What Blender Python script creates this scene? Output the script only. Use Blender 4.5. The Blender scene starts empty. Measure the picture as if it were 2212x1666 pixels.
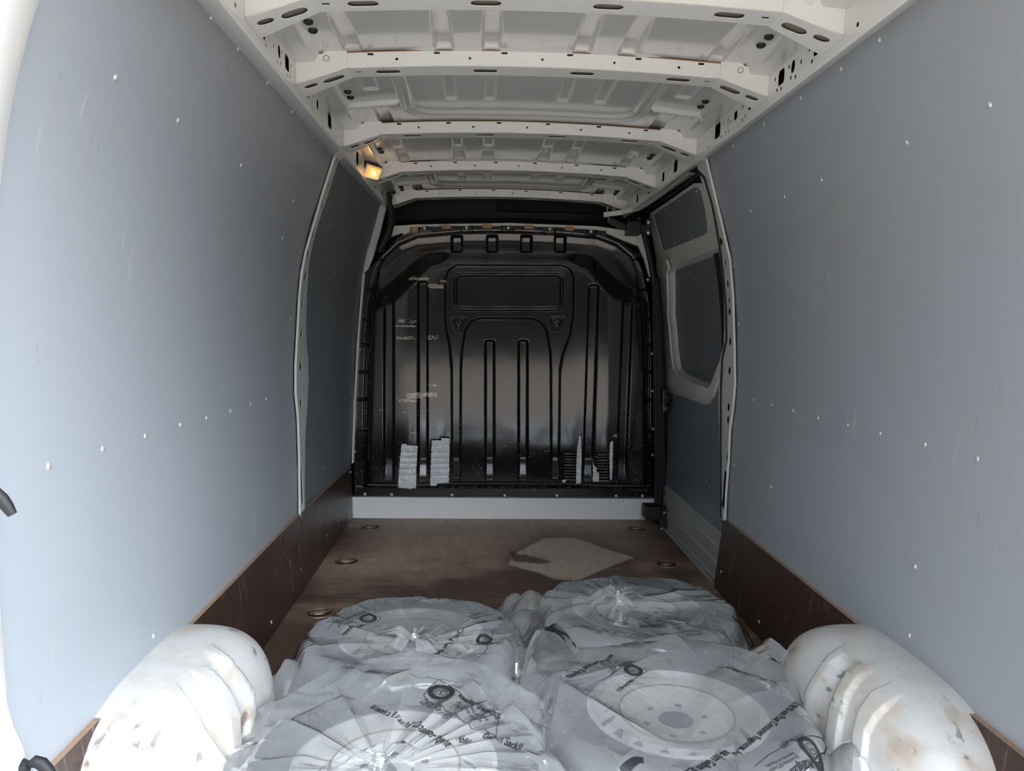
import bpy, bmesh, math, random
import numpy as np
from mathutils import Vector, Matrix
random.seed(7)
C = bpy.context.scene.collection
S = bpy.context.scene
PI = math.pi

# ------------------------------------------------------------------ camera
F = 1650.0; YAW, PITCH, ROLL = .0395, .0762, .0151
CAM = np.array([-.1438, 0.0, 1.1456])
cd = bpy.data.cameras.new('camera'); cam = bpy.data.objects.new('camera', cd); C.objects.link(cam)
cd.sensor_fit = 'HORIZONTAL'; cd.sensor_width = 36; cd.lens = F / 2212 * 36; cd.clip_start = .05; cd.clip_end = 200
def _basis():
    cy, sy, cp, sp = math.cos(YAW), math.sin(YAW), math.cos(PITCH), math.sin(PITCH)
    right = np.array([cy, -sy, 0.]); fwdh = np.array([sy, cy, 0.]); up = np.array([0, 0, 1.])
    fwd = cp * fwdh - sp * up; upc = sp * fwdh + cp * up
    cr, sr = math.cos(ROLL), math.sin(ROLL)
    xi = cr * right + sr * upc          # image right
    yi = -sr * right + cr * upc
    return xi, yi, fwd
XI, YI, FW = _basis()
cam.matrix_world = Matrix(((XI[0], YI[0], -FW[0], CAM[0]), (XI[1], YI[1], -FW[1], CAM[1]), (XI[2], YI[2], -FW[2], CAM[2]), (0, 0, 0, 1)))
S.camera = cam

# ------------------------------------------------------------------ sky, sun, exposure
S.view_settings.view_transform = 'Standard'; S.view_settings.look = 'None'
S.view_settings.exposure = 0.0; S.view_settings.gamma = 1; S.view_settings.use_curve_mapping = False
W = bpy.data.worlds.new('world'); S.world = W; W.use_nodes = True
wt = W.node_tree; wt.nodes.clear()
def wn(t): return wt.nodes.new(t)
geo = wn('ShaderNodeTexCoord'); sep = wn('ShaderNodeSeparateXYZ'); rmp = wn('ShaderNodeValToRGB')
wt.links.new(geo.outputs['Generated'], sep.inputs[0]); wt.links.new(sep.outputs['Z'], rmp.inputs[0])
rmp.color_ramp.elements[0].position = 0.0; rmp.color_ramp.elements[0].color = (.58, .63, .70, 1)
rmp.color_ramp.elements[1].position = .75; rmp.color_ramp.elements[1].color = (.82, .90, 1.0, 1)
dot = wn('ShaderNodeVectorMath'); dot.operation = 'DOT_PRODUCT'; dot.inputs[1].default_value = (.66, -.42, .62)
wt.links.new(geo.outputs['Generated'], dot.inputs[0])
gl = wn('ShaderNodeMapRange'); gl.interpolation_type = 'SMOOTHSTEP'
gl.inputs['From Min'].default_value = .35; gl.inputs['From Max'].default_value = 1.0; gl.inputs['To Max'].default_value = 5.2
wt.links.new(dot.outputs['Value'], gl.inputs['Value'])
ad = wn('ShaderNodeMath'); ad.operation = 'ADD'; ad.inputs[1].default_value = 1.0; wt.links.new(gl.outputs[0], ad.inputs[0])
bg = wn('ShaderNodeBackground'); wo = wn('ShaderNodeOutputWorld')
ml = wn('ShaderNodeMath'); ml.operation = 'MULTIPLY'; ml.inputs[1].default_value = 2.15; wt.links.new(ad.outputs[0], ml.inputs[0])
wt.links.new(rmp.outputs[0], bg.inputs[0]); wt.links.new(ml.outputs[0], bg.inputs[1]); wt.links.new(bg.outputs[0], wo.inputs[0])
sd = bpy.data.lights.new('sun', 'SUN'); sun = bpy.data.objects.new('sun', sd); C.objects.link(sun)
sd.energy = 3.6; sd.angle = .25; sd.color = (1, .93, .84)
sun.rotation_euler = Vector((-.45, -.75, -1.0)).to_track_quat('-Z', 'Y').to_euler()

# ------------------------------------------------------------------ helpers: pixel (2212x1666) <-> place
def ray(px, py):
    x = (px - 1106) / F; y = -(py - 833) / F
    return XI * x + YI * y + FW
def at(px, py, ax, v):
    r = ray(px, py); i = 'XYZ'.index(ax)
    return CAM + r * ((v - CAM[i]) / r[i])
def prj(X, Y, Z):
    X, Y, Z = np.asarray(X, float) - CAM[0], np.asarray(Y, float) - CAM[1], np.asarray(Z, float) - CAM[2]
    d = X * FW[0] + Y * FW[1] + Z * FW[2]; a = X * XI[0] + Y * XI[1] + Z * XI[2]; b = X * YI[0] + Y * YI[1] + Z * YI[2]
    return 1106 + F * a / d, 833 - F * b / d
PZ = [-.1, .31, .56, .85, .97, 1.1, 1.27, 1.46, 1.6, 1.69, 1.88, 2.0]
PX = [.930, .95, .958, .968, .969, .966, .951, .922, .886, .851, .795, .77]
_zz = np.linspace(-.1, 2.0, 211); _xx = np.interp(_zz, PZ, PX)
_k = np.ones(13) / 13; _xx = np.convolve(np.pad(_xx, 6, mode='edge'), _k, 'valid')
def hw(z): return np.interp(z, _zz, _xx)
def wall(px, py, s, off=0.0):
    r = ray(px, py); Ys = np.linspace(.8, 6.5, 3000)
    P = CAM + r[None] * (Ys / r[1])[:, None]
    i = int(np.argmax(hw(P[:, 2]) - off - s * P[:, 0] < 0)); return P[i]

# ------------------------------------------------------------------ helpers: noise, sdf
_rs = np.random.RandomState(3)
_G = _rs.rand(256, 256)
def vnoise(x, y, seed=0):
    x = np.asarray(x, float) + seed * 17.31; y = np.asarray(y, float) + seed * 9.77
    xi, yi = np.floor(x).astype(int), np.floor(y).astype(int); fx, fy = x - xi, y - yi
    fx = fx * fx * (3 - 2 * fx); fy = fy * fy * (3 - 2 * fy)
    g = lambda a, b: _G[a & 255, b & 255]
    return (g(xi, yi) * (1 - fx) + g(xi + 1, yi) * fx) * (1 - fy) + (g(xi, yi + 1) * (1 - fx) + g(xi + 1, yi + 1) * fx) * fy
def fbm(x, y, o=4, seed=0):
    v = 0; a = .5; t = 0
    for k in range(o): v = v + a * vnoise(x * 2 ** k, y * 2 ** k, seed + k * 3); t += a; a *= .5
    return v / t
def lnoise(x, y, seed=0):     # linear (faceted) value noise: keeps its creases
    x = np.asarray(x, float) + seed * 17.31; y = np.asarray(y, float) + seed * 9.77
    xi, yi = np.floor(x).astype(int), np.floor(y).astype(int); fx, fy = x - xi, y - yi
    g = lambda a, b: _G[a & 255, b & 255]
    A, B, Cc, D = g(xi, yi), g(xi + 1, yi), g(xi, yi + 1), g(xi + 1, yi + 1)
    return np.where(fx + fy < 1, A + (B - A) * fx + (Cc - A) * fy, D + (Cc - D) * (1 - fx) + (B - D) * (1 - fy))
def sst(a, b, x):
    t = np.clip((np.asarray(x, float) - a) / (b - a), 0, 1); return t * t * (3 - 2 * t)
def sd_box(x, y, cx, cy, hx, hy, r=0):
    qx = np.abs(x - cx) - hx + r; qy = np.abs(y - cy) - hy + r
    return np.hypot(np.maximum(qx, 0), np.maximum(qy, 0)) + np.minimum(np.maximum(qx, qy), 0) - r
def sd_poly(x, y, P):
    P = np.array(P, float); d = np.full(x.shape, 1e9); ins = np.zeros(x.shape, bool); n = len(P)
    for i in range(n):
        ax, ay = P[i]; bx, by = P[(i + 1) % n]; ex, ey = bx - ax, by - ay
        t = np.clip(((x - ax) * ex + (y - ay) * ey) / (ex * ex + ey * ey + 1e-12), 0, 1)
        d = np.minimum(d, (x - ax - ex * t) ** 2 + (y - ay - ey * t) ** 2)
        c = ((ay > y) != (by > y)) & (x < ex * (y - ay) / (ey if abs(ey) > 1e-12 else 1e-12) + ax)
        ins ^= c
    return np.where(ins, -1, 1) * np.sqrt(d)

# ------------------------------------------------------------------ helpers: materials
def nd(m, t): return m.node_tree.nodes.new(t)
def mat(name, col, rough=.5, metal=0, coat=0, spec=.5, bump=0, bscale=40, var=0, vscale=3, vcol=None, stretch=(1, 1, 1), rvar=0, attr=None):
    m = bpy.data.materials.new(name); m.use_nodes = True; b = m.node_tree.nodes['Principled BSDF']; L = m.node_tree.links
    b.inputs['Roughness'].default_value = rough; b.inputs['Metallic'].default_value = metal
    b.inputs['Coat Weight'].default_value = coat; b.inputs['Coat Roughness'].default_value = .12; b.inputs['Specular IOR Level'].default_value = spec
    b.inputs['Base Color'].default_value = (*col, 1)
    tc = nd(m, 'ShaderNodeTexCoord'); mp = nd(m, 'ShaderNodeMapping'); L.new(tc.outputs['Object'], mp.inputs[0]); mp.inputs['Scale'].default_value = stretch
    if attr:
        a = nd(m, 'ShaderNodeAttribute'); a.attribute_name = attr; L.new(a.outputs['Color'], b.inputs['Base Color'])
    elif var:
        n = nd(m, 'ShaderNodeTexNoise'); n.inputs['Scale'].default_value = vscale; n.inputs['Detail'].default_value = 6; n.inputs['Roughness'].default_value = .62
        L.new(mp.outputs[0], n.inputs['Vector'])
        r = nd(m, 'ShaderNodeMapRange'); r.inputs['From Min'].default_value = .45; r.inputs['From Max'].default_value = .75; r.inputs['To Max'].default_value = var
        L.new(n.outputs['Fac'], r.inputs['Value'])
        mx = nd(m, 'ShaderNodeMix'); mx.data_type = 'RGBA'; mx.inputs['A'].default_value = (*col, 1); mx.inputs['B'].default_value = (*(vcol or [c * .6 for c in col]), 1)
        L.new(r.outputs[0], mx.inputs['Factor']); L.new(mx.outputs['Result'], b.inputs['Base Color'])
        m['mix'] = mx.name
    if rvar:
        n2 = nd(m, 'ShaderNodeTexNoise'); n2.inputs['Scale'].default_value = 6; n2.inputs['Detail'].default_value = 5; L.new(mp.outputs[0], n2.inputs['Vector'])
        r2 = nd(m, 'ShaderNodeMapRange'); r2.inputs['To Min'].default_value = rough - rvar; r2.inputs['To Max'].default_value = rough + rvar; r2.inputs['From Min'].default_value = .3; r2.inputs['From Max'].default_value = .7
        L.new(n2.outputs['Fac'], r2.inputs['Value']); L.new(r2.outputs[0], b.inputs['Roughness'])
    if bump:
        n3 = nd(m, 'ShaderNodeTexNoise'); n3.inputs['Scale'].default_value = bscale; n3.inputs['Detail'].default_value = 4; L.new(tc.outputs['Object'], n3.inputs['Vector'])
        bp = nd(m, 'ShaderNodeBump'); bp.inputs['Strength'].default_value = bump; bp.inputs['Distance'].default_value = .002
        L.new(n3.outputs['Fac'], bp.inputs['Height']); L.new(bp.outputs[0], b.inputs['Normal'])
    return m
def add_marks(m, col, scale, stretch, lo, hi, amt, rot=(0, 0, 0), gate=2.5, glo=.5, ghi=.65):
    """a layer of scratches / smudges over the base colour"""
    nt = m.node_tree; L = nt.links; b = nt.nodes['Principled BSDF']
    tc = nd(m, 'ShaderNodeTexCoord'); mp = nd(m, 'ShaderNodeMapping'); mp.inputs['Scale'].default_value = stretch; mp.inputs['Rotation'].default_value = rot
    L.new(tc.outputs['Object'], mp.inputs[0])
    n = nd(m, 'ShaderNodeTexNoise'); n.inputs['Scale'].default_value = scale; n.inputs['Detail'].default_value = 3; L.new(mp.outputs[0], n.inputs['Vector'])
    r = nd(m, 'ShaderNodeMapRange'); r.inputs['From Min'].default_value = lo; r.inputs['From Max'].default_value = hi; r.inputs['To Max'].default_value = amt; L.new(n.outputs['Fac'], r.inputs['Value'])
    g = nd(m, 'ShaderNodeTexNoise'); g.inputs['Scale'].default_value = gate; L.new(tc.outputs['Object'], g.inputs['Vector'])
    gr = nd(m, 'ShaderNodeMapRange'); gr.inputs['From Min'].default_value = glo; gr.inputs['From Max'].default_value = ghi; L.new(g.outputs['Fac'], gr.inputs['Value'])
    mu = nd(m, 'ShaderNodeMath'); mu.operation = 'MULTIPLY'; L.new(r.outputs[0], mu.inputs[0]); L.new(gr.outputs[0], mu.inputs[1])
    mx = nd(m, 'ShaderNodeMix'); mx.data_type = 'RGBA'; mx.inputs['B'].default_value = (*col, 1)
    src = b.inputs['Base Color']
    if src.is_linked: L.new(src.links[0].from_socket, mx.inputs['A'])
    else: mx.inputs['A'].default_value = src.default_value
    L.new(mu.outputs[0], mx.inputs['Factor']); L.new(mx.outputs['Result'], src)
M = {}
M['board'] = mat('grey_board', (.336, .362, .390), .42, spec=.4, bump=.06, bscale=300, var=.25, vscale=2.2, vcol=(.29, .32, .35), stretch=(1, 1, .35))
add_marks(M['board'], (.62, .63, .62), 9, (1, 3, .45), .65, .73, .42, gate=3)
add_marks(M['board'], (.16, .16, .16), 14, (1, 5, .8), .68, .75, .6, rot=(.5, 0, 0), gate=4)
add_marks(M['board'], (.36, .33, .26), 5, (1, 3, .7), .60, .74, .6, gate=2, glo=.46)
M['board_shaded'] = mat('grey_board_shaded', (.17, .19, .21), .4, spec=.4, bump=.06, bscale=300, var=.25, vscale=2.2)  # same grey board, darkened for the dimmer front of the load space
M['kick'] = mat('brown_phenolic_board', (.040, .021, .015), .36, spec=.45, bump=.15, bscale=120, var=.35, vscale=4, vcol=(.085, .05, .036), stretch=(1, 1.6, .6))
add_marks(M['kick'], (.40, .33, .29), 16, (1, 6, .8), .62, .70, .8, rot=(.3, 0, 0), gate=5, glo=.47)
add_marks(M['kick'], (.30, .26, .25), 10, (1, 9, .6), .60, .72, .5, gate=3, glo=.5)
M['ply_edge'] = mat('plywood_edge', (.30, .20, .13), .7, bump=.3, bscale=200, var=.6, vscale=60)
M['paint'] = mat('white_van_paint', (.70, .70, .665), .30, coat=.5, bump=.04, bscale=25, var=.12, vscale=3)
M['paint_worn'] = mat('worn_white_paint', (.52, .515, .50), .42, coat=.1, bump=.25, bscale=45, var=.8, vscale=9, vcol=(.42, .32, .22))
add_marks(M['paint_worn'], (.28, .17, .09), 14, (1, .5, 1), .54, .66, .75, gate=5, glo=.45)
add_marks(M['paint_worn'], (.62, .615, .60), 8, (1, 1, 1), .56, .62, .8, gate=4, glo=.4)
add_marks(M['paint_worn'], (.10, .095, .09), 30, (1, .45, 1), .60, .66, .75, gate=5, glo=.50, ghi=.58)
M['sill_lit_paint'] = mat('white_paint_lit_sill', (.88, .88, .86), .35, coat=.3, bump=.05)  # white paint made lighter to carry the stronger light on the sill
add_marks(M['sill_lit_paint'], (.35, .30, .24), 40, (.6, 1, 1), .68, .74, .6, gate=6, glo=.52)
M['bow_shade'] = mat('painted_cavity_shade', (.16, .15, .13), .7, var=.5, vscale=20, vcol=(.20, .12, .06))  # colour of the shade put behind the bow holes
M['roof_paint'] = mat('roof_skin_paint', (.52, .52, .50), .22, coat=.8, var=.1, vscale=3)
M['rust'] = mat('rusty_edge', (.34, .16, .06), .8, bump=.3, var=.5, vscale=20)
M['black'] = mat('black_plastic', (.012, .012, .013), .34, spec=.5, bump=.08, bscale=500)
M['rubber'] = mat('black_rubber', (.010, .010, .011), .6, bump=.2, bscale=200)
M['dark'] = mat('dark_shade_and_lining', (.014, .014, .014), .75)  # also the painted shade behind holes and in the hub bores
M['steel'] = mat('zinc_steel', (.62, .62, .58), .35, metal=1, bump=.1)
M['pin'] = mat('pale_screw_head', (.60, .595, .57), .35, metal=.5)
M['brass'] = mat('worn_lashing_ring_steel', (.30, .21, .14), .5, metal=.7, bump=.2, var=.5, vscale=30)
M['tape'] = mat('silver_duct_tape', (.74, .75, .76), .35, metal=.05, bump=.25, bscale=120, var=.3, vscale=12)
M['tyre'] = mat('tyre_rubber', (.035, .036, .038), .7, bump=.4, bscale=60)
M['rim'] = mat('silver_white_wheel_paint', (.74, .73, .70), .35, coat=.3, var=.2, vscale=6, vcol=(.65, .55, .45))
M['alu'] = mat('aluminium_sill', (.40, .41, .40), .4, metal=.15, bump=.2, bscale=80, var=.3, vscale=8)
M['ochre'] = mat('ochre_foam', (.42, .27, .12), .8)
M['ink'] = mat('black_ink', (.02, .02, .022), .5)
M['ground'] = mat('concrete_yard', (.42, .36, .305), .9, bump=.4, bscale=8, var=.3, vscale=.5)
M['yard'] = mat('dark_backdrop', (.035, .035, .028), .9, bump=.4, bscale=12, var=.4, vscale=3)
M['floor'] = mat('worn_floor_plywood', (.2, .14, .1), .5, spec=.35, bump=.25, bscale=90, attr='Col', stretch=(.3, 6, 1))
M['bulk'] = mat('moulded_bulkhead_plastic', (.013, .013, .014), .10, spec=.62, bump=.006, bscale=300, attr='Col')
m = bpy.data.materials.new('amber_lamp_lens'); m.use_nodes = True; b = m.node_tree.nodes['Principled BSDF']
b.inputs['Base Color'].default_value = (.9, .5, .2, 1); b.inputs['Roughness'].default_value = .2
b.inputs['Emission Color'].default_value = (1, .50, .14, 1); b.inputs['Emission Strength'].default_value = .6; M['lens'] = m
m = bpy.data.materials.new('lamp_bulb'); m.use_nodes = True; b = m.node_tree.nodes['Principled BSDF']
b.inputs['Emission Color'].default_value = (1, .85, .6, 1); b.inputs['Emission Strength'].default_value = 2.5; M['bulb'] = m
# translucent polythene film
m = bpy.data.materials.new('clear_polythene_film'); m.use_nodes = True; nt = m.node_tree; nt.nodes.clear(); L = nt.links
o = nd(m, 'ShaderNodeOutputMaterial'); tr = nd(m, 'ShaderNodeBsdfTransparent'); tr.inputs[0].default_value = (.97, .98, .98, 1)
tl = nd(m, 'ShaderNodeBsdfTranslucent'); tl.inputs[0].default_value = (.93, .95, .95, 1)
df = nd(m, 'ShaderNodeBsdfDiffuse'); df.inputs[0].default_value = (.90, .92, .92, 1)
gs = nd(m, 'ShaderNodeBsdfGlossy'); gs.inputs['Roughness'].default_value = .07; gs.inputs[0].default_value = (1, 1, 1, 1)
tcn = nd(m, 'ShaderNodeTexCoord'); nz = nd(m, 'ShaderNodeTexNoise'); nz.inputs['Scale'].default_value = 9; nz.inputs['Detail'].default_value = 5
L.new(tcn.outputs['Object'], nz.inputs['Vector'])
bp = nd(m, 'ShaderNodeBump'); bp.inputs['Strength'].default_value = .18; bp.inputs['Distance'].default_value = .01; L.new(nz.outputs['Fac'], bp.inputs['Height'])
for s_ in (gs,): L.new(bp.outputs[0], s_.inputs['Normal'])
m1 = nd(m, 'ShaderNodeMixShader'); m1.inputs[0].default_value = .62; L.new(tl.outputs[0], m1.inputs[1]); L.new(df.outputs[0], m1.inputs[2])
lw = nd(m, 'ShaderNodeLayerWeight'); lw.inputs['Blend'].default_value = .35
mr = nd(m, 'ShaderNodeMapRange'); mr.inputs['To Min'].default_value = .21; mr.inputs['To Max'].default_value = .52; L.new(lw.outputs['Facing'], mr.inputs['Value'])
m2 = nd(m, 'ShaderNodeMixShader'); L.new(mr.outputs[0], m2.inputs[0]); L.new(tr.outputs[0], m2.inputs[1]); L.new(m1.outputs[0], m2.inputs[2])
fr = nd(m, 'ShaderNodeFresnel'); fr.inputs['IOR'].default_value = 1.5
fm = nd(m, 'ShaderNodeMath'); fm.operation = 'MULTIPLY'; fm.inputs[1].default_value = 2.7; fm.use_clamp = True; L.new(fr.outputs[0], fm.inputs[0])
m3 = nd(m, 'ShaderNodeMixShader'); L.new(fm.outputs[0], m3.inputs[0]); L.new(m2.outputs[0], m3.inputs[1]); L.new(gs.outputs[0], m3.inputs[2]); L.new(m3.outputs[0], o.inputs[0])
M['film'] = m

# ------------------------------------------------------------------ helpers: objects
def tag(o, label=None, cat=None, group=None, kind=None):
    if label: o['label'] = label
    if cat: o['category'] = cat
    if group: o['group'] = group
    if kind: o['kind'] = kind
    return o
def empty(name, loc):
    o = bpy.data.objects.new(name, None); o.location = [float(v) for v in loc]; o.empty_display_size = .05; C.objects.link(o); return o
def link(name, me, m=None, parent=None, smooth=False, loc=None):
    """mesh given in world coordinates; under a parent its vertices are made local"""
    o = bpy.data.objects.new(name, me); C.objects.link(o)
    if m: me.materials.append(M[m] if isinstance(m, str) else m)
    if smooth: me.polygons.foreach_set('use_smooth', [True] * len(me.polygons))
    if parent is not None:
        o.parent = parent; off = Vector((0, 0, 0)); p = parent
        while p is not None: off += Vector(p.location); p = p.parent
        me.transform(Matrix.Translation(-off))
    elif loc is not None:
        me.transform(Matrix.Translation(-Vector([float(v) for v in loc]))); o.location = [float(v) for v in loc]
    return o
def mesh(name, V, Fc):
    me = bpy.data.meshes.new(name); me.from_pydata([tuple(float(c) for c in v) for v in V], [], [tuple(int(i) for i in f) for f in Fc]); me.update(); return me
def gridmesh(name, X, Y, Z, mask=None, flip=False):
    n, k = X.shape; idx = np.arange(n * k).reshape(n, k)
    q = np.stack([idx[:-1, :-1], idx[:-1, 1:], idx[1:, 1:], idx[1:, :-1]], -1).reshape(-1, 4)
    if flip: q = q[:, ::-1]
    V = np.stack([X.ravel(), Y.ravel(), Z.ravel()], -1)
    if mask is not None:
        mk = mask.ravel(); q = q[mk[q].all(1)]
        used = np.zeros(len(V), bool); used[q.ravel()] = True; re = np.cumsum(used) - 1; q = re[q]; keep = used; V = V[used]
    else: keep = np.ones(len(V), bool)
    me = bpy.data.meshes.new(name); me.vertices.add(len(V)); me.vertices.foreach_set('co', V.astype(np.float32).ravel())
    me.loops.add(len(q) * 4); me.loops.foreach_set('vertex_index', q.astype(np.int32).ravel())
    me.polygons.add(len(q)); me.polygons.foreach_set('loop_start', np.arange(0, len(q) * 4, 4, dtype=np.int32))
    me.update(calc_edges=True); me.validate()
    return me, keep
def setcol(me, col):
    a = me.color_attributes.new('Col', 'FLOAT_COLOR', 'POINT')
    c = np.ones((len(me.vertices), 4), np.float32); c[:, :3] = col; a.data.foreach_set('color', c.ravel())
class MB:
    def __init__(s): s.bm = bmesh.new()
    def box(s, lo, hi, bev=0):
        r = bmesh.ops.create_cube(s.bm, size=1)['verts']
        for v in r: v.co = Vector([lo[i] + (v.co[i] + .5) * (hi[i] - lo[i]) for i in range(3)])
        if bev:
            ed = list({e for v in r for e in v.link_edges}); bmesh.ops.bevel(s.bm, geom=ed, offset=bev, segments=2, affect='EDGES', profile=.6)
        return s
    def tube(s, P, r, seg=8, close=False):
        P = [Vector([float(c) for c in p]) for p in P]; n = len(P); rr = r if hasattr(r, '__len__') else [r] * n; rings = []
        for i, p in enumerate(P):
            a = P[(i - 1) % n] if close or i else p; b = P[(i + 1) % n] if close or i < n - 1 else p
            t = (b - a).normalized()
            if i == 0:
                up_ = t.cross(Vector((0, 0, 1)))
                if up_.length < .05: up_ = t.cross(Vector((0, 1, 0)))
            u = (up_ - t * up_.dot(t)).normalized(); up_ = u; w = t.cross(u)
            rings.append([s.bm.verts.new(p + (u * math.cos(k * 2 * PI / seg) + w * math.sin(k * 2 * PI / seg)) * rr[i]) for k in range(seg)])
        for i in range(n if close else n - 1):
            A, B = rings[i], rings[(i + 1) % n]
            for k in range(seg): s.bm.faces.new((A[k], A[(k + 1) % seg], B[(k + 1) % seg], B[k]))
        if not close:
            s.bm.faces.new(rings[0][::-1]); s.bm.faces.new(rings[-1])
        return s
    def lathe(s, prof, c=(0, 0, 0), seg=48, ax=(0, 0, 1)):
        q = Vector(ax).to_track_quat('Z', 'Y'); c = Vector([float(v) for v in c]); rings = []
        for (r, z) in prof:
            rings.append([s.bm.verts.new(c + q @ Vector((r * math.cos(2 * PI * k / seg), r * math.sin(2 * PI * k / seg), z))) for k in range(seg)])
        for A, B in zip(rings, rings[1:]):
            for k in range(seg): s.bm.faces.new((A[k], A[(k + 1) % seg], B[(k + 1) % seg], B[k]))
        if prof[0][0] < 1e-3 or True:
            try:
                if prof[0][0] < .004: s.bm.faces.new(rings[0][::-1])
                if prof[-1][0] < .004: s.bm.faces.new(rings[-1])
            except Exception: pass
        return s
    def prism(s, A, B):
        """solid between two matching point loops"""
        a = [s.bm.verts.new([float(c) for c in p]) for p in A]; b = [s.bm.verts.new([float(c) for c in p]) for p in B]; n = len(a)
        s.bm.faces.new(a); s.bm.faces.new(b[::-1])
        for i in range(n): s.bm.faces.new((a[i], b[i], b[(i + 1) % n], a[(i + 1) % n]))
        return s
    def sweep(s, sec, Ys):
        """section list of (x,z) swept along y; sec may be a function of y"""
        rings = []
        for y in Ys:
            q = sec(y) if callable(sec) else sec
            rings.append([s.bm.verts.new((float(a), float(y), float(b))) for a, b in q])
        for A, B in zip(rings, rings[1:]):
            for k in range(len(A) - 1): s.bm.faces.new((A[k], A[k + 1], B[k + 1], B[k]))
        return s
    def build(s, name, m, parent=None, smooth=False, loc=None):
        bmesh.ops.recalc_face_normals(s.bm, faces=s.bm.faces)
        me = bpy.data.meshes.new(name); s.bm.to_mesh(me); s.bm.free()
        o = link(name, me, m, parent, smooth, loc)
        if smooth:
            try: me.set_sharp_from_angle(angle=.7)
            except Exception: pass
        return o
def plate(name, outline, holes, thick, fn, m, parent=None, loc=None, smooth=False, cu=.06, cv=.06):
    """flat 2-D outline with real holes, given thickness, then mapped into place by fn(u,v,w)"""
    du, dv = cu, cv; cu = bpy.data.curves.new('tmp', 'CURVE'); cu.dimensions = '2D'; cu.fill_mode = 'BOTH'; cu.extrude = thick / 2; cu.resolution_u = 1
    for P in [outline] + holes:
        sp = cu.splines.new('POLY'); sp.points.add(len(P) - 1); sp.use_cyclic_u = True
        for i, p in enumerate(P): sp.points[i].co = (p[0], p[1], 0, 1)
    ob = bpy.data.objects.new('tmp', cu); me0 = ob.to_mesh(); me = me0.copy(); ob.to_mesh_clear()
    bpy.data.objects.remove(ob); bpy.data.curves.remove(cu)
    bm = bmesh.new(); bm.from_mesh(me)
    for ax, st in ((0, du), (1, dv)):
        vs = [v.co[ax] for v in bm.verts]; a_, b_ = min(vs), max(vs); k = int((b_ - a_) / st) if st else 0
        for i in range(1, min(k, 60)):
            co = [0, 0, 0]; no = [0, 0, 0]; co[ax] = a_ + (b_ - a_) * i / k; no[ax] = 1
            bmesh.ops.bisect_plane(bm, geom=bm.verts[:] + bm.edges[:] + bm.faces[:], plane_co=co, plane_no=no, dist=1e-5)
    bm.to_mesh(me); bm.free()
    for v in me.vertices: v.co = Vector([float(c) for c in fn(v.co.x, v.co.y, v.co.z)])
    me.name = name
    return link(name, me, m, parent, smooth, loc)
def densify(P, d):
    out = []
    for i, p in enumerate(P):
        q = P[(i + 1) % len(P)]; n = max(1, int(math.hypot(q[0] - p[0], q[1] - p[1]) / d))
        out += [(p[0] + (q[0] - p[0]) * k / n, p[1] + (q[1] - p[1]) * k / n) for k in range(n)]
    return out
def circ(u, v, a, b=None, n=14): b = b or a; return [(u + a * math.cos(2 * PI * k / n), v + b * math.sin(2 * PI * k / n)) for k in range(n)]
def rrect(u, v, a, b, r=None, n=4):
    r = min(a, b) * .5 if r is None else r; out = []
    for cx, cy, t0 in ((a - r, b - r, 0), (-a + r, b - r, PI / 2), (-a + r, -b + r, PI), (a - r, -b + r, 1.5 * PI)):
        out += [(u + cx + r * math.cos(t0 + PI / 2 * k / n), v + cy + r * math.sin(t0 + PI / 2 * k / n)) for k in range(n + 1)]
    return out
def copyobj(o, parent, loc):
    c = o.copy(); C.objects.link(c); c.parent = parent; c.location = loc; return c
_screw = MB().lathe([(.0001, .004), (.0045, .0036), (.0075, .0018), (.0082, 0), (.0082, -.002)], seg=10).build('screw', 'pin', smooth=True).data
_screw_small = _screw
def screw(parent, P, nrm, sc=1.0, name='screw', me=None):
    o = bpy.data.objects.new(name, me or _screw); C.objects.link(o); o.parent = parent
    off = Vector(parent.location); o.location = Vector([float(c) for c in P]) - off
    o.rotation_mode = 'QUATERNION'; o.rotation_quaternion = Vector([float(c) for c in nrm]).to_track_quat('Z', 'Y'); o.scale = (sc, sc, sc); return o
for o in list(C.objects):
    if o.name == 'screw': bpy.data.objects.remove(o)
def wnorm(z, s):
    e = .03; dx = float(hw(z + e) - hw(z - e)) / (2 * e); n = Vector((-s, 0, s * dx * s)); n.normalize(); return n

# ================================================================== THE SHELL
YB = 4.515; YR = 1.293
RIBY = [1.80, 2.274, 3.032, 3.745, 4.50]
# yard outside, behind the open rear doors
g = MB().box((-70, -62, -.78), (70, 40, -.70)).build('ground', 'ground'); tag(g, kind='structure')
g = MB().box((-50, -38, -.70), (50, -36, 7.0)).build('wall_unseen_backdrop', 'yard'); tag(g, kind='structure')  # unseen dark wall, added for the dark band mirrored in the bulkhead
# outer body skin: closes the hollow walls so that the holes look into the dark
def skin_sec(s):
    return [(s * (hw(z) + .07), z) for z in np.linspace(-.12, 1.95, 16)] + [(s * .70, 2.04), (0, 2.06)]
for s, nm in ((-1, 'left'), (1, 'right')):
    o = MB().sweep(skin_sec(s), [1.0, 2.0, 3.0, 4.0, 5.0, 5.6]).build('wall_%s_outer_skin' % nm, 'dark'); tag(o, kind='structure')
o = MB().box((-1.06, 5.6, -.12), (1.06, 5.62, 2.1)).build('wall_cab_end', 'dark'); tag(o, kind='structure')
o = MB().box((-1.06, .95, -.14), (1.06, 5.6, -.04)).build('floor_underbody', 'dark'); tag(o, kind='structure')

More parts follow.
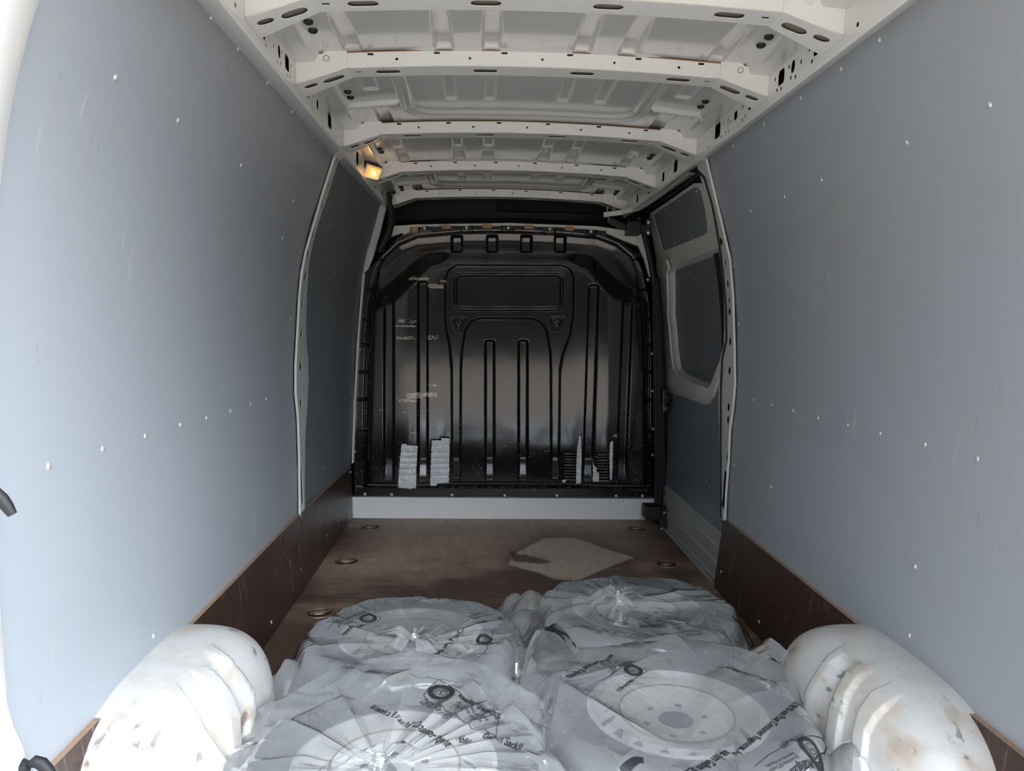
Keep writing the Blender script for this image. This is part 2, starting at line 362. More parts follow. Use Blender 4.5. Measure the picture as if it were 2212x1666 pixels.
# wall boards -------------------------------------------------------
def ftaper(z, y): return float(np.clip((y - 3.5) / 1.0, 0, 1) * np.interp(z, [.3, .7, 1.15, 1.47, 1.83], [.047, .083, .106, .094, .078]))
def board(name, s, y0, y1, z0, z1, th, off, m, ny=24, nz=50, yfun=None):
    zs = np.linspace(z0, z1, nz); rings = []
    bm = bmesh.new(); A = []
    for t in np.linspace(0, 1, ny):
        row = []
        for z in zs:
            a = y0(z) if callable(y0) else y0; b_ = y1(z) if callable(y1) else y1
            row.append((s * (float(hw(z)) - off - (ftaper(z, a + (b_ - a) * t) if yfun else 0)), a + (b_ - a) * t, z))
        A.append(row)
    vi = [[bm.verts.new([float(c) for c in p]) for p in row] for row in A]
    vo = [[bm.verts.new((float(p[0] + s * th), float(p[1]), float(p[2]))) for p in row] for row in A]
    for i in range(ny - 1):
        for k in range(nz - 1):
            bm.faces.new((vi[i][k], vi[i + 1][k], vi[i + 1][k + 1], vi[i][k + 1])); bm.faces.new((vo[i][k], vo[i][k + 1], vo[i + 1][k + 1], vo[i + 1][k]))
    for k in range(nz - 1):
        for i, in ((0,), (ny - 1,)): bm.faces.new((vi[i][k], vi[i][k + 1], vo[i][k + 1], vo[i][k]))
    for i in range(ny - 1):
        for k in (0, nz - 1): bm.faces.new((vi[i][k], vo[i][k], vo[i + 1][k], vi[i + 1][k]))
    bmesh.ops.recalc_face_normals(bm, faces=bm.faces)
    me = bpy.data.meshes.new(name); bm.to_mesh(me); bm.free()
    o = link(name, me, m, smooth=True); me.set_sharp_from_angle(angle=.7); tag(o, kind='structure'); return o
LO = [(719, 330), (690, 420), (655, 540), (645, 590), (640, 640), (636, 720), (632, 790), (632, 850), (637, 900), (640, 980), (641, 1060), (641, 1117)]
RO = [(1530, 335), (1565, 480), (1583, 560), (1590, 640), (1593, 760), (1594, 830), (1590, 880), (1583, 930), (1580, 1000), (1575, 1060), (1572, 1125)]
def _edge(PP, s):
    q = np.array([wall(*p, s) for p in PP])[::-1]; return lambda z: float(np.interp(z, q[:, 2], q[:, 1])) + .012
WL = board('wall_left', -1, 1.25, _edge(LO, -1), .0, 1.885, .008, 0, 'board')
WR = board('wall_right', 1, 1.25, _edge(RO, 1), .0, 1.885, .008, 0, 'board')
# inner edge of the left pillar strip -> start of the front board
LP = [(727.5, 337), (711, 390), (690, 456), (667.5, 537), (661.5, 570), (657, 630), (655, 690), (655.5, 735), (660, 780), (660, 830), (657, 885), (653, 940), (652, 1050), (652, 1105)]
lp3 = np.array([wall(*p, -1) for p in LP])[::-1]
def ylp(z): return float(np.interp(z, lp3[:, 2], lp3[:, 1]))
WLF = board('wall_left_front', -1, lambda z: ylp(z) - .03, 4.47, .0, 1.885, .008, -.006, 'board_shaded', yfun=1)
KH = .312
def kboard(name, s, y0, y1, lip=1):
    w = lambda z, y: .902 + (.95 - .902) * (z / .31)
    o = MB()
    def sec(y):
        k = min(1, max(0, (4.5 - y) / 1.2)); b = .902; t = .905 + (.936 - .905) * k
        return [(s * b, .001), (s * t, KH), (s * (t + .016), KH), (s * (b + .010), .001), (s * b, .001)]
    o.sweep(sec, np.linspace(y0, y1, 10)); o = o.build(name, 'kick'); tag(o, kind='structure')
    e = MB().sweep(lambda y: [(s * (sec(y)[1][0] * s + 0), KH + .0002), (s * (sec(y)[1][0] * s + .016), KH + .0006)], np.linspace(y0, y1, 10)).build('cut_edge', 'ply_edge', o)
    e['label'] = 'bare plywood cut edge'
    return o
KL = kboard('baseboard_left', -1, 2.02, 4.50); KL2 = kboard('baseboard_left_rear', -1, 1.25, 1.66)
KR = kboard('baseboard_right', 1, 1.99, 3.30); KR2 = kboard('baseboard_right_rear', 1, 1.25, 1.66)
# screws through the boards
LS = [(457, 38), (515, 105), (578, 178), (631, 241), (678, 296), (250, 168), (385, 260), (521, 357), (634, 435), (105, 1007), (222, 970), (314, 942), (390, 918), (446, 903), (498, 888), (541, 874), (575, 862),
      (332, 1374), (442, 1330), (573, 1192), (177, 1601), (610, 515), (628, 690)]
RS = [(1899, 86), (1816, 149), (1729, 212), (1651, 268), (1583, 315), (1958, 308), (1774, 388), (1694, 425), (1622, 455), (2137, 227), (2111, 991), (1998, 960), (1901, 936), (1831, 918), (1767, 902), (1713, 887), (1667, 874),
      (1628, 864), (1976, 1224), (1964, 1373), (1825, 1330), (1659, 1192), (1578, 1129), (2149, 1588), (1666, 1052), (1585, 575), (1596, 700), (1586, 1005)]
for p in LS: P = wall(*p, -1); screw(WL, P, wnorm(P[2], -1))
for p in RS: P = wall(*p, 1); screw(WR, P, wnorm(P[2], 1))
for p in [(762, 390), (779, 410), (797, 428), (746, 511), (709, 485), (722, 590), (690, 880), (745, 860), (700, 1010), (745, 985)]:
    P = wall(*p, -1, -.006)
    for _ in range(8): P = wall(*p, -1, ftaper(P[2], P[1]) - .006)
    screw(WLF, P, wnorm(P[2], -1), .7)
for p in [(646, 1134), (615, 1165), (577, 1206), (522, 1263), (456, 1340), (725, 1126), (702, 1157), (647, 1231), (580, 1345), (752, 1020), (748, 1100)]:
    P = at(*p, 'X', -.918); screw(KL, (-.902 - .04 * P[2] / .31 * min(1, max(0, (4.5 - P[1]) / 1.2)), P[1], P[2]), (1, 0, 0))
for p in [(1566, 1140), (1607, 1170), (1656, 1209), (1728, 1264), (1813, 1337), (1564, 1236), (1649, 1344)]:
    P = at(*p, 'X', .925); screw(KR, (.902 + .04 * P[2] / .31, P[1], P[2]), (-1, 0, 0))
P = at(2159, 1651, 'X', .94); screw(KR2, P, (-1, 0, 0), 1.2)

# floor --------------------------------------------------------------
FYD = [at(1410, 1125, 'Z', 0), at(1540, 1285, 'Z', 0)]
def fl_col(X, Y):
    n1 = fbm(X * 1.6, Y * 7, 5, 1); n2 = fbm(X * 3, Y * 3, 4, 5); n3 = fbm(X * 40, Y * 12, 3, 9); n4 = fbm(X * 7, Y * 70, 3, 2)
    a = np.array([.33, .235, .165]); d = np.array([.085, .055, .040]); lt = np.array([.45, .34, .255]); gry = np.array([.50, .41, .325])
    t = np.clip((n1 - .35) * 1.7 + (n2 - .5) * .8 + (n4 - .5) * .5, 0, 1)[..., None]
    c = d * (1 - t) + a * t
    zone = sst(3.25, 3.75, Y + (n2 - .5) * .9) * sst(.95, .55, np.abs(X)); c = c + (lt - c) * (zone * .75)[..., None]
    px, py = prj(X, Y, np.zeros_like(X))
    P = [(1120, 1195), (1175, 1165), (1245, 1163), (1300, 1185), (1367, 1205), (1300, 1232), (1248, 1256), (1200, 1250), (1165, 1235), (1100, 1218)]
    s1 = sd_poly(px, py, P) + (n2 - .5) * 14; c = c + (d * 1.1 - c) * (np.exp(-np.clip(s1, 0, 99) / 26) * .75)[..., None]
    c = c + (gry - c) * (sst(1.5, -2, s1) * .95)[..., None]
    s2 = sd_poly(px, py, [(1100, 1192), (1190, 1213), (1168, 1218), (1110, 1212)]) + (n3 - .5) * 4; c = c + (d * .9 - c) * (sst(3, -2, s2) * .9)[..., None]
    s3 = sd_poly(px, py, [(1000, 1262), (1250, 1252), (1360, 1212), (1480, 1300), (1150, 1300)]); c = c + (d - c) * (sst(8, -12, s3 + (n2 - .5) * 40) * .6)[..., None]
    c = c * (.82 + .36 * n3)[..., None]
    wear = (fbm(X * 9, Y * 60, 2, 20) > .72) & (n2 > .5); c = np.where(wear[..., None], c * 1.28, c)
    return c
def floor_piece(name, y0, y1):
    X, Y = np.meshgrid(np.linspace(-.905, .905, 300), np.linspace(y0, y1, max(10, int((y1 - y0) / .008))))
    me, keep = gridmesh(name, X, Y, np.zeros_like(X)); setcol(me, fl_col(X, Y).reshape(-1, 3)); o = link(name, me, 'floor'); tag(o, kind='structure')
    MBx = MB().box((-.905, y0, -.012), (.905, y1, -.0008)).build('floor_panel_edge', 'ply_edge', o)
    return o
ysm = at(1100, 1262, 'Z', 0)[1]
FL = floor_piece('floor', ysm + .0015, 4.50); FL2 = floor_piece('floor_rear', 1.0, ysm - .0015)
# aluminium sill by the sliding door, beyond the floor edge
o = MB().sweep([(.905, .002), (.925, .001), (.925, -.03), (.955, -.03)], [3.3, 4.5]).build('trim_1', 'alu'); tag(o, kind='structure')

# recessed lashing eyes ---------------------------------------------
t0 = None
EYES = [((690, 1325), 'round steel lashing eye in the floor right behind the rear left bagged wheel'), ((748, 1214), 'round steel lashing eye on the left of the floor, second from the bulkhead'),
        ((800, 1140), 'round steel lashing eye in the front left floor corner'), ((1375, 1143), 'round steel lashing eye in the front right floor corner by the black block'),
        ((1440, 1219), 'round steel lashing eye near the sliding door sill, beside the pale floor patch')]
for i, (p, lb) in enumerate(EYES):
    P = at(*p, 'Z', 0)
    if t0 is None:
        t0 = empty('lashing_eye', P)
        MB().lathe([(.058, .001), (.056, .004), (.050, .004), (.047, .0008), (.0475, .0005)], P, 28).build('rim', 'brass', t0, True)
        MB().lathe([(.047, .0009), (.03, .0012), (.002, .0012)], P, 24).build('cup', 'dark', t0, True)
        MB().tube([(P[0] + .03 * math.cos(a), P[1] + .024 * math.sin(a), .005) for a in np.linspace(0, 2 * PI, 20)[:-1]], .0042, 7, True).build('ring', 'brass', t0, True)
        MB().box((P[0] - .038, P[1] - .006, .001), (P[0] + .038, P[1] + .006, .008), .002).build('bar', 'brass', t0)
        t = t0
    else:
        t = t0.copy(); C.objects.link(t); t.location = P
        for ch in list(t0.children): copyobj(ch, t, ch.location)
    t.rotation_euler = (0, 0, random.uniform(0, 1.2)); tag(t, lb, 'lashing eye', 'lashing eyes in the floor')

# roof skin ----------------------------------------------------------
def roof_z(X): return 1.946 - .018 * (X / .545) ** 2
X, Y = np.meshgrid(np.linspace(-.70, .70, 420), np.linspace(.95, 4.62, 680))
Z = roof_z(X)
CH = [-.525, -.264, -.128, .133, .266, .525]
def bay_a(y0, y1):
    global Z
    for cx in CH:
        k = sst(y1 - .30, y1 - .12, Y); wd = .019 + .004 * k
        Z = Z + (.007 + .013 * k) * sst(.006, -.002, sd_box(X, Y, cx, (y0 + y1) / 2, wd, (y1 - y0) / 2, .01)) * sst(y0, y0 + .04, Y)
def bay_b(y0, y1):
    global Z
    Lr = y1 - y0
    ra = sd_box(X, Y, 0, y0 + Lr * .40, .405, Lr * .47, .09)
    Z = Z + .013 * sst(.008, -.008, ra); Z = Z - .008 * sst(.010, .003, np.abs(ra - .032))
    for cx in (-.266, -.128, .133, .266): Z = Z + .011 * sst(.006, -.003, sd_box(X, Y, cx, y0 + Lr * .42, .018, Lr * .26, .008))
    for cx in (-.525, .525):
        Z = Z + .013 * sst(.010, -.004, sd_box(X, Y, cx, y1 - .06, .022, .13, .008)); Z = Z + .008 * sst(.010, -.004, sd_box(X, Y, cx, y0 + .18, .022, .10, .008))
        Z = Z - .011 * sst(.014, 0, np.abs(Y - (y0 + Lr * .60) - (np.abs(X) - .52) * .15)) * sst(.435, .455, np.abs(X)) * sst(.64, .61, np.abs(X))
bay_b(.98, 1.80); bay_a(1.88, 2.274); bay_b(2.354, 3.032); bay_a(3.112, 3.745); bay_b(3.825, 4.50)
Z = Z - .026 * sst(.615, .635, np.abs(X))
Z = Z + .0012 * (fbm(X * 4, Y * 4, 3, 4) - .5)
me, _ = gridmesh('ceiling', X, Y, Z, flip=True); CE = link('ceiling', me, 'roof_paint', smooth=True); tag(CE, kind='structure')
_plug = MB().lathe([(.013, .0), (.012, -.006), (.008, -.009), (.0001, -.009)], seg=12).build('rubber_plug', 'rubber', smooth=True); _pm = _plug.data; bpy.data.objects.remove(_plug)
for p in [(666, 44), (676, 63), (751, 196), (757, 208), (820, 320), (824, 327), (866, 402), (868, 408), (1661, 77), (1644, 95), (1524, 217), (1514, 228), (1409.6, 333), (1403, 340), (1333, 412), (1330, 417)]:
    q = at(*p, 'Z', 1.925)
    screw(CE, (q[0], q[1], 1.924), (0, 0, 1), 1, 'rubber_plug', _pm)

# side rails of the roof ---------------------------------------------
HB = [(664, 195, 'R'), (676, 206, 's'), (672, 226, 's'), (676, 235, 's'), (686, 226, 'm'), (693, 239, 's'), (697, 241, 't'), (704, 245, 's'), (696, 263, 's'), (700, 264, 's'), (706, 274, 's'), (712, 260, 'L'), (738, 295, 's'), (725, 301, 's'), (735, 312, 's'),
      (772, 342, 'L'), (810, 397, 'R'), (567, 63, 'R'), (556, 72, 's'), (579, 71, 's'), (559, 45, 's'), (575, 98, 's'), (591, 100, 's'), (603, 111, 'o'), (609, 113, 's'), (599, 134, 's'), (606, 137, 's'), (620, 136, 'R'), (629, 142, 's'), (620, 162, 's'), (626, 166, 's'), (508, 11, 's')]
HRX = [(1433, 382, 'R'), (1442, 372, 't'), (1448, 366, 's'), (1402, 407, 'R'), (1377, 429, 'R')]
hol = []
for px, py, k in HB: q = at(px, py, 'X', -.69); hol.append((q[1], q[2], k))
for px, py, k in HRX: q = at(px, py, 'X', .69); hol.append((q[1], min(q[2], 1.88), k))
def rail_hole(y, z, k):
    z = min(max(z, 1.826), 1.882)
    if k == 's': return rrect(y, z, .0065, .0055, .002, 2)
    if k == 't': return rrect(y, z, .006, .015, .002, 2)
    if k == 'm': z = min(max(z, 1.84), 1.878); return rrect(y, z, .018, .014)
    if k == 'o': return circ(y, z, .015, .018)
    z = min(max(z, 1.842), 1.874)
    if k == 'R': return rrect(y, z, .024, .021)
    return rrect(y, z, .034, .028)
for s, nm in ((-1, 'left'), (1, 'right')):
    rl = MB().sweep([(s * .805, 1.876), (s * .795, 1.868), (s * .77, 1.852), (s * .705, 1.812), (s * .696, 1.808), (s * .690, 1.812)], np.linspace(1.0, 4.62, 12)).sweep([(s * .690, 1.905), (s * .69, 1.912), (s * .66, 1.916), (s * .625, 1.918)], np.linspace(1.0, 4.62, 12)).build('trim_roof_rail_' + nm, 'paint', smooth=True)
    tag(rl, kind='structure')
    hs = []
    placed = []
    for y, z, k in hol:
        r = {'s': .009, 't': .016, 'm': .022, 'o': .020, 'R': .026, 'L': .034}[k]
        if any(math.hypot(y - a, z - b_) < (r + c_) * .80 for a, b_, c_ in placed) and k == 's': continue
        if any(abs(y - a) < r + c_ and k != 's' and c_ > .012 for a, b_, c_ in placed): continue
        placed.append((y, z, r)); hs.append(rail_hole(y, z, k))
    # drop small holes that would touch a big one
    plate('perforated_face', densify([(1.0, 1.812), (4.62, 1.812), (4.62, 1.905), (1.0, 1.905)], .1), hs, .002, lambda u, v, w: (s * (.690 + w), u, v), 'paint', rl)
    MB().sweep([(s * .72, 1.862), (s * .73, 1.93)], [1.0, 4.6]).build('rail_hole_shade', 'dark', rl)  # dark sheet added as shade behind the rail holes

# roof bows ------------------------------------------------------------
def bow(i, y, label):
    t = empty('roof_bow', (0, y, 1.88))
    xs = np.linspace(-.548, .548, 25)
    top = lambda x: 1.942 - .018 * (x / .545) ** 2
    bot = lambda x: 1.902 - .018 * (x / .545) ** 2 - .0015
    D = .082
    # rear face with small holes
    hs = [circ(x, top(x) - .022, .0042, n=8) for x in (-.40, -.19, 0.02, .23, .42)] 
    hs += [rrect(x, top(x) - .004 - .003, .009, .003, .002, 2) for x in (-.475, -.285, -.09, .10, .30, .485)]
    ol = [(x, top(x)) for x in xs] + [(x, bot(x)) for x in xs[::-1]]
    plate('rear_face', ol, hs, .002, lambda u, v, w: (u, y + w + (1.925 - v) * .12, v), 'paint', t)
    # bottom face with oval holes (u = x, v = depth)
    ov = [rrect(x, .044, .036, .016, .0155, 5) for x in (-.43, -.145, .142, .43)] + [rrect(x, .04, .009, .006, .001, 1) for x in (-.515, .515)]
    ov += [circ(x + dx, dy, .003, n=6) for x in (-.245, .0, .245) for dx, dy in ((0, .02), (0, .035))]
    plate('bottom_face', densify([(-.548, .003), (.548, .003), (.548, D), (-.548, D)], .05), ov, .002, lambda u, v, w: (u, y + v + .003, bot(u) + w), 'paint', t)
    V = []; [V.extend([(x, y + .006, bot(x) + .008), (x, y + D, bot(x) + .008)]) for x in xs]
    link('cavity_shade', mesh('cavity_shade', V, [(2 * k, 2 * k + 1, 2 * k + 3, 2 * k + 2) for k in range(len(xs) - 1)]), 'bow_shade', t)  # dark sheet inside the bow, standing for the shade in its holes
    MB().prism([(x, y + D + .004, top(x) + .004) for x in xs] + [(x, y + D + .004, bot(x)) for x in xs[::-1]], [(x, y + D + .006, top(x) + .004) for x in xs] + [(x, y + D + .006, bot(x)) for x in xs[::-1]]).build('front_face', 'paint', t)
    for s in (-1, 1):
        P = [(.542, 1.928), (.60, 1.928), (.613, 1.917), (.640, 1.914), (.6885, 1.908), (.6885, 1.832), (.62, 1.855), (.542, 1.883)]
        b_ = plate('end_bracket', P, [circ(.60, 1.903, .0001 + .007, n=10)] if False else [], .003, lambda u, v, w: (s * u, y - .003 + w + (1.925 - v) * .12, v), 'paint', t)
        b_['label'] = 'flared end bracket'
        bz = lambda x: 1.883 - (1.883 - 1.832) * (x - .542) / (.6885 - .542)
        plate('bracket_underside', densify([(.54, .003), (.6885, .003), (.6885, .125), (.54, .09)], .03), [rrect(.59, .055, .030, .018, .017, 5), rrect(.655, .05, .019, .015, .0145, 5)], .002, lambda u, v, w: (s * u, y + v, bz(u) + w), 'paint', t)
        link('bracket_shade', mesh('bracket_shade', [(s * .55, y + .008, bz(.55) + .009), (s * .55, y + .085, bz(.55) + .009), (s * .685, y + .12, bz(.685) + .009), (s * .685, y + .008, bz(.685) + .009)], [(0, 1, 2, 3)]), 'bow_shade', t)  # dark sheet standing for the shade in the bracket holes
        MB().tube([(s * (.600 + .0085 * math.cos(a)), y - .0075 + (1.925 - 1.905) * .12, 1.905 + .0085 * math.sin(a)) for a in np.linspace(0, 2 * PI, 15)[:-1]], .0008, 4, True).build('spot_weld', 'rust' if i == 1 else 'paint', t)
    if i in (1, 2):
        rr = MB().tube([(x, y - .0022, top(x) - .001) for x in np.linspace(-.55, .56, 30)], .0014, 5).build('rust_line', 'rust', t); rr['label'] = 'thin rust-stained upper edge'
    tag(t, label, 'roof bow', 'white steel roof bows')
    return t
LB = ['nearest white roof bow, cut off by the top of the picture', 'second white roof bow from the rear, with clear oval holes and rusty upper edge',
      'middle white roof bow, level with the tops of the side pillars', 'fourth white roof bow from the rear, ending beside the lit amber lamp', 'farthest white roof bow, right above the black opening over the bulkhead']
for i, y in enumerate(RIBY): bow(i, y, LB[i])

# white pillars between the boards -------------------------------------
def pillar(name, s, outer, inner, holes, slot, label):
    O = np.array([wall(*p, s) for p in outer]); I = np.array([wall(*p, s) for p in inner])
    po = [(a[1], a[2]) for a in O]; pi_ = [(a[1], a[2]) for a in I]
    ol = densify(po + pi_[::-1], .03)
    hs = []
    for px, py, r in holes:
        q = wall(px, py, s); hs.append(circ(q[1], q[2], r, r, 14))
    if slot: q = wall(*slot, s); hs.append(rrect(q[1], q[2], .020, .085, .018, 4))
    t = plate(name, ol, hs, .003, lambda u, v, w: (s * (float(hw(v)) - .012 - w + .0), u, v), 'paint', loc=(s * .95, 3.4, .3))
    # turned outer lip
    e = MB().tube([(s * (float(hw(z)) - .012), y, z) for y, z in sorted([(a[1], a[2]) for a in O], key=lambda k: k[1])], .006, 8).build('folded_lip', 'paint', t, True)
    V = []; Fq = []
    zs = np.linspace(.25, 1.88, 40)
    for z in zs: V += [(s * (float(hw(z)) + .035), 3.29, z), (s * (float(hw(z)) + .035), 3.62, z)]
    for k in range(len(zs) - 1): Fq.append((2 * k, 2 * k + 1, 2 * k + 3, 2 * k + 2))
    link('pillar_hole_shade', mesh('pillar_hole_shade', V, Fq), 'dark', t)  # dark sheet added as shade behind the pillar holes
    tag(t, label, 'pillar'); return t
pl = pillar('van_pillar', -1, LO, LP, [(721, 345, .018), (703, 402, .016), (690, 444, .017), (670.5, 505.6, .018), (659, 549, .020), (653, 597, .022), (650, 636, .012), (647, 658, .018), (644.5, 724, .018), (643, 792, .020), (643.5, 870, .018), (644, 690, .008), (645, 935, .012)], (645.5, 1050),
            'white perforated van pillar between the two left wall boards')
RI = [(1510, 350), (1531, 420), (1548, 500), (1562, 560), (1570, 640), (1572, 720), (1570, 745), (1560, 780), (1558, 880), (1560, 920), (1561, 1000), (1561, 1060), (1561, 1120)]
prr = pillar('van_pillar', 1, RO, RI, [(1538.6, 419.5, .017), (1547.6, 461.5, .017), (1564, 522, .018), (1573, 566, .016), (1578, 613, .018), (1581, 649, .014), (1582, 673, .018), (1583, 737.5, .019), (1582, 801, .019), (1579.5, 879.5, .019), (1578.6, 907, .018), (1577, 990, .018)], (1571, 1058),
            'white perforated van pillar between the sliding door and the right wall board')

# ================================================================== BULKHEAD
gx = np.arange(-.925, .93, .0036); gz = np.arange(.10, 1.76, .0036)
X, Z = np.meshgrid(gx, gz); PXX, PYY = prj(X, np.full_like(X, YB - .04), Z)
INN = [(784, 1056), (786, 850), (791, 720), (797, 650), (803, 610), (812, 580), (830, 552), (858, 526), (900, 508), (1000, 499), (1100, 498), (1200, 502), (1290, 510), (1335, 527), (1365, 552), (1385, 590), (1398, 650), (1404, 750), (1403, 1058)]
OUT = [(763, 1074), (762, 960), (768, 850), (773, 740), (778, 640), (783, 590), (800, 575), (815, 556), (838, 528), (862, 508), (884, 500), (884, 489), (1000, 486), (1100, 486), (1200, 489), (1312, 497), (1312, 508), (1345, 520), (1372, 545), (1390, 578), (1402, 600), (1407, 680), (1411, 780), (1414, 900), (1415, 1077), (1090, 1076)]
PLA = [(792, 660), (845, 630), (890, 590), (925, 560), (965, 552), (1235, 556), (1272, 566), (1300, 596), (1335, 625), (1398, 655), (1410, 1100), (780, 1100)]
s_in = sd_poly(PXX, PYY, INN); s_out = sd_poly(PXX, PYY, OUT); s_pl = sd_poly(PXX, PYY, PLA)
_rw = -20 + 13 * sst(640, 560, PYY)
D = .060 * sst(0, 1, (2 - s_in) / (2 - _rw)) + (.014 + .036 * sst(120, 215, np.abs(PXX - 1098))) * sst(16, -26, s_pl) * sst(0, -10, s_in)            # towards the camera
FRM = [(977, 1040), (976, 800), (972, 750), (964, 712), (962, 690), (962, 605), (969, 585), (986, 573), (1215, 574), (1231, 583), (1238, 602), (1237, 680), (1231, 722), (1215, 765), (1209, 800), (1206, 1040), (1190, 1040),
       (1189, 800), (1188, 760), (1180, 715), (1168, 697), (1150, 689), (1035, 688), (1018, 695), (1005, 715), (998, 760), (996, 800), (995, 1040)]
rec = sst(2.0, -2.5, sd_poly(PXX, PYY, FRM)) * .016
for xt, xb, yt, hwid in ((843, 843, 640, 11), (915, 915, 609, 11), (1058, 1058, 735, 10.5), (1129.5, 1129, 735, 10.5), (1280, 1267, 616, 11), (1352, 1337, 650, 11)):
    t = np.clip((PYY - yt) / (1042 - yt), 0, 1); cxx = xt + (xb - xt) * t; hh = hwid - 2.0 * sst(985, 1040, PYY) * 0
    rec = np.maximum(rec, .022 * sst(1.5, -4.0, sd_box(PXX, PYY, cxx, (yt + 1042) / 2, hh, (1042 - yt) / 2, 5)))
rec = rec * (1 - .97 * sst(985, 1041, PYY))
rec = rec + .011 * sst(4.0, 1.6, np.abs(sd_box(PXX, PYY, 1098.5, 631, 114, 37, 11)))
for tx in (990, 1203): rec = rec + .010 * sst(3.2, 1, np.abs(sd_poly(PXX, PYY, [(tx - 12, 689), (tx + 12, 689), (tx + 3, 712), (tx - 3, 712)])))
for nx in (987, 1063, 1137, 1210): rec = rec + .05 * sst(2, -2, sd_box(PXX, PYY, nx, 527, 11, 17, 3))
for bx0, bx1 in ((1215, 1244.5), (1286, 1316.5), (866, 898), (936, 966)):
    for by in (978.5, 990.5, 1002.8, 1015.2, 1027.8): rec = rec + .022 * sst(1.5, -1.0, sd_box(PXX, PYY, (bx0 + bx1) / 2, by, (bx1 - bx0) / 2, 3.6, 3))
rec = rec + .014 * sst(2.5, -1, sd_box(PXX, PYY, 1093, 1062, 320, 3.0, 2))
D = D - rec * sst(3, -6, s_in)
# flange tabs
def flange_pads(lst, hxx, hyy):
    global D
    for x0, y0 in lst: D = np.where(s_in > 0, np.maximum(D, .012 * sst(2, -1.5, sd_box(PXX, PYY, x0, y0, hxx, hyy, 2))), D)
LF = [(788, 595), (776, 755), (768, 838), (766, 918), (766, 976)]; RF = [(1400, 604), (1409, 764), (1410, 845), (1411, 927), (1410, 983)]
side = (PYY > 560) & (s_in > 0) & (PYY < 1050)
stepn = np.zeros_like(D)
for y0 in (625, 690, 745, 805, 865, 935, 1000): stepn = np.maximum(stepn, sst(3.2, 1.2, np.abs(PYY - y0)))
_w = sst(-1.0, 3.0, s_in); _ds = np.where((PYY > 560) & (PYY < 1050), .014 - .014 * stepn, np.where(PYY <= 560, .008, 0.0)); D = D * (1 - _w) + _ds * _w
top_scr = [(917, 493), (1008, 492), (1098, 492), (1188, 495), (1277, 500)]
flange_pads(top_scr, 13, 6.5)
BF = [(788, 1068), (846, 1069), (976, 1070), (1090, 1071), (1203, 1071), (1331, 1072), (1388, 1072)]
D = D - .055 * np.clip((Z - 1.22) / .36, 0, 1.2) ** 2 * .10 * sst(0, -30, s_in); D = np.maximum(D, np.where(s_in > 0, -.002, .003))
Yb = YB - D + .0006 * (fbm(X * 5, Z * 5, 3, 8) - .5)
# colour: moulded black with chips and pale scratches
col = np.ones(X.shape + (3,)) * np.array([.0095, .009, .009])
scuff_glow = np.clip((fbm(X * 3, Z * 2.2, 4, 31) - .45) * 2.6, 0, 1) * sst(420, 120, np.abs(PXX - 1110)); col = col + (scuff_glow * .022)[..., None] * np.array([1, .80, .66])  # patchy scuffs, with the brown reflection painted into the centre
CHP = [(885, 601, 927, 606, .2), (900, 580, 912, 583, .5), (925, 614, 958, 624, .05), (952, 606, 965, 611, .35), (890, 596, 898, 600, .2), (856, 703, 901, 706, .05), (862, 690, 901, 699, .5), (858, 726, 902, 733, .45), (926, 724, 950, 734, .45),
       (880, 847, 945, 858, .15), (858, 858, 902, 861, .4), (865, 861, 903, 866, .15), (925, 828, 950, 836, .5), (793, 823, 803, 828, .3), (870, 886, 880, 890, .4), (890, 930, 902, 933, .3), (802, 731, 806, 738, .3), (1320, 935, 1330, 941, .4)]
for a, b_, c_, d_, th in CHP:
    mk = (sd_box(PXX, PYY, (a + c_) / 2, (b_ + d_) / 2, (c_ - a) / 2, (d_ - b_) / 2, 1) < 0) & (fbm(PXX * .11, PYY * 1.3, 4, int(a)) + .25 * vnoise(PXX * 1.1, PYY * 1.1, 77) > .50 + th * .42); col[mk] = (.52, .46, .42)
spk = (fbm(PXX * .55, PYY * .8, 2, 50) > .83) & (fbm(PXX * .03, PYY * .05, 2, 51) > .5) & (PYY > 880); col[spk] = (.30, .28, .26)
sc2 = (np.abs(PYY - 1053.5 - (fbm(PXX * .05, PYY * 0, 2, 60) - .5) * 4) < 1.2) & (fbm(PXX * .12, PYY * .1, 3, 61) > .48); col[sc2] = (.26, .25, .24)
msk = (s_out < 0)
me, keep = gridmesh('bulkhead', X, Yb, Z, msk); setcol(me, col.reshape(-1, 3)[keep])
BH = link('wall_front_bulkhead', me, 'bulk', smooth=True); tag(BH, kind='structure')
for p in LF[1:] + RF: q = at(*p, 'Y', YB - .014); screw(BH, q, (0, -1, 0), 1.15, 'bolt')
for p in BF: q = at(*p, 'Y', YB - .002); screw(BH, q, (0, -1, 0), 1.25, 'bolt')
for p in top_scr: q = at(*p, 'Y', YB - .018); screw(BH, q, (0, -1, 0), 1.25, 'bolt')
for x0, y0 in ((964, 491), (1052, 490), (1143, 491.5), (1230, 495)):
    q = at(x0, y0, 'Y', YB - .008); MB().box((q[0] - .026, YB - .016, q[2] - .010), (q[0] + .026, YB - .004, q[2] + .012), .002).build('foam_clip', 'ochre', BH)['label'] = 'ochre foam clip'
# white sill below the bulkhead
o = MB().box((-.905, 4.50, 0), (.905, 4.56, .126)).build('trim_2', 'sill_lit_paint'); tag(o, kind='structure')
for s in (-1, 1): MB().box((s * .912 - .008, 4.46, 0), (s * .912 + .008, 4.5, .2 if s < 0 else .19), .003).build('end_lip', 'paint', o)
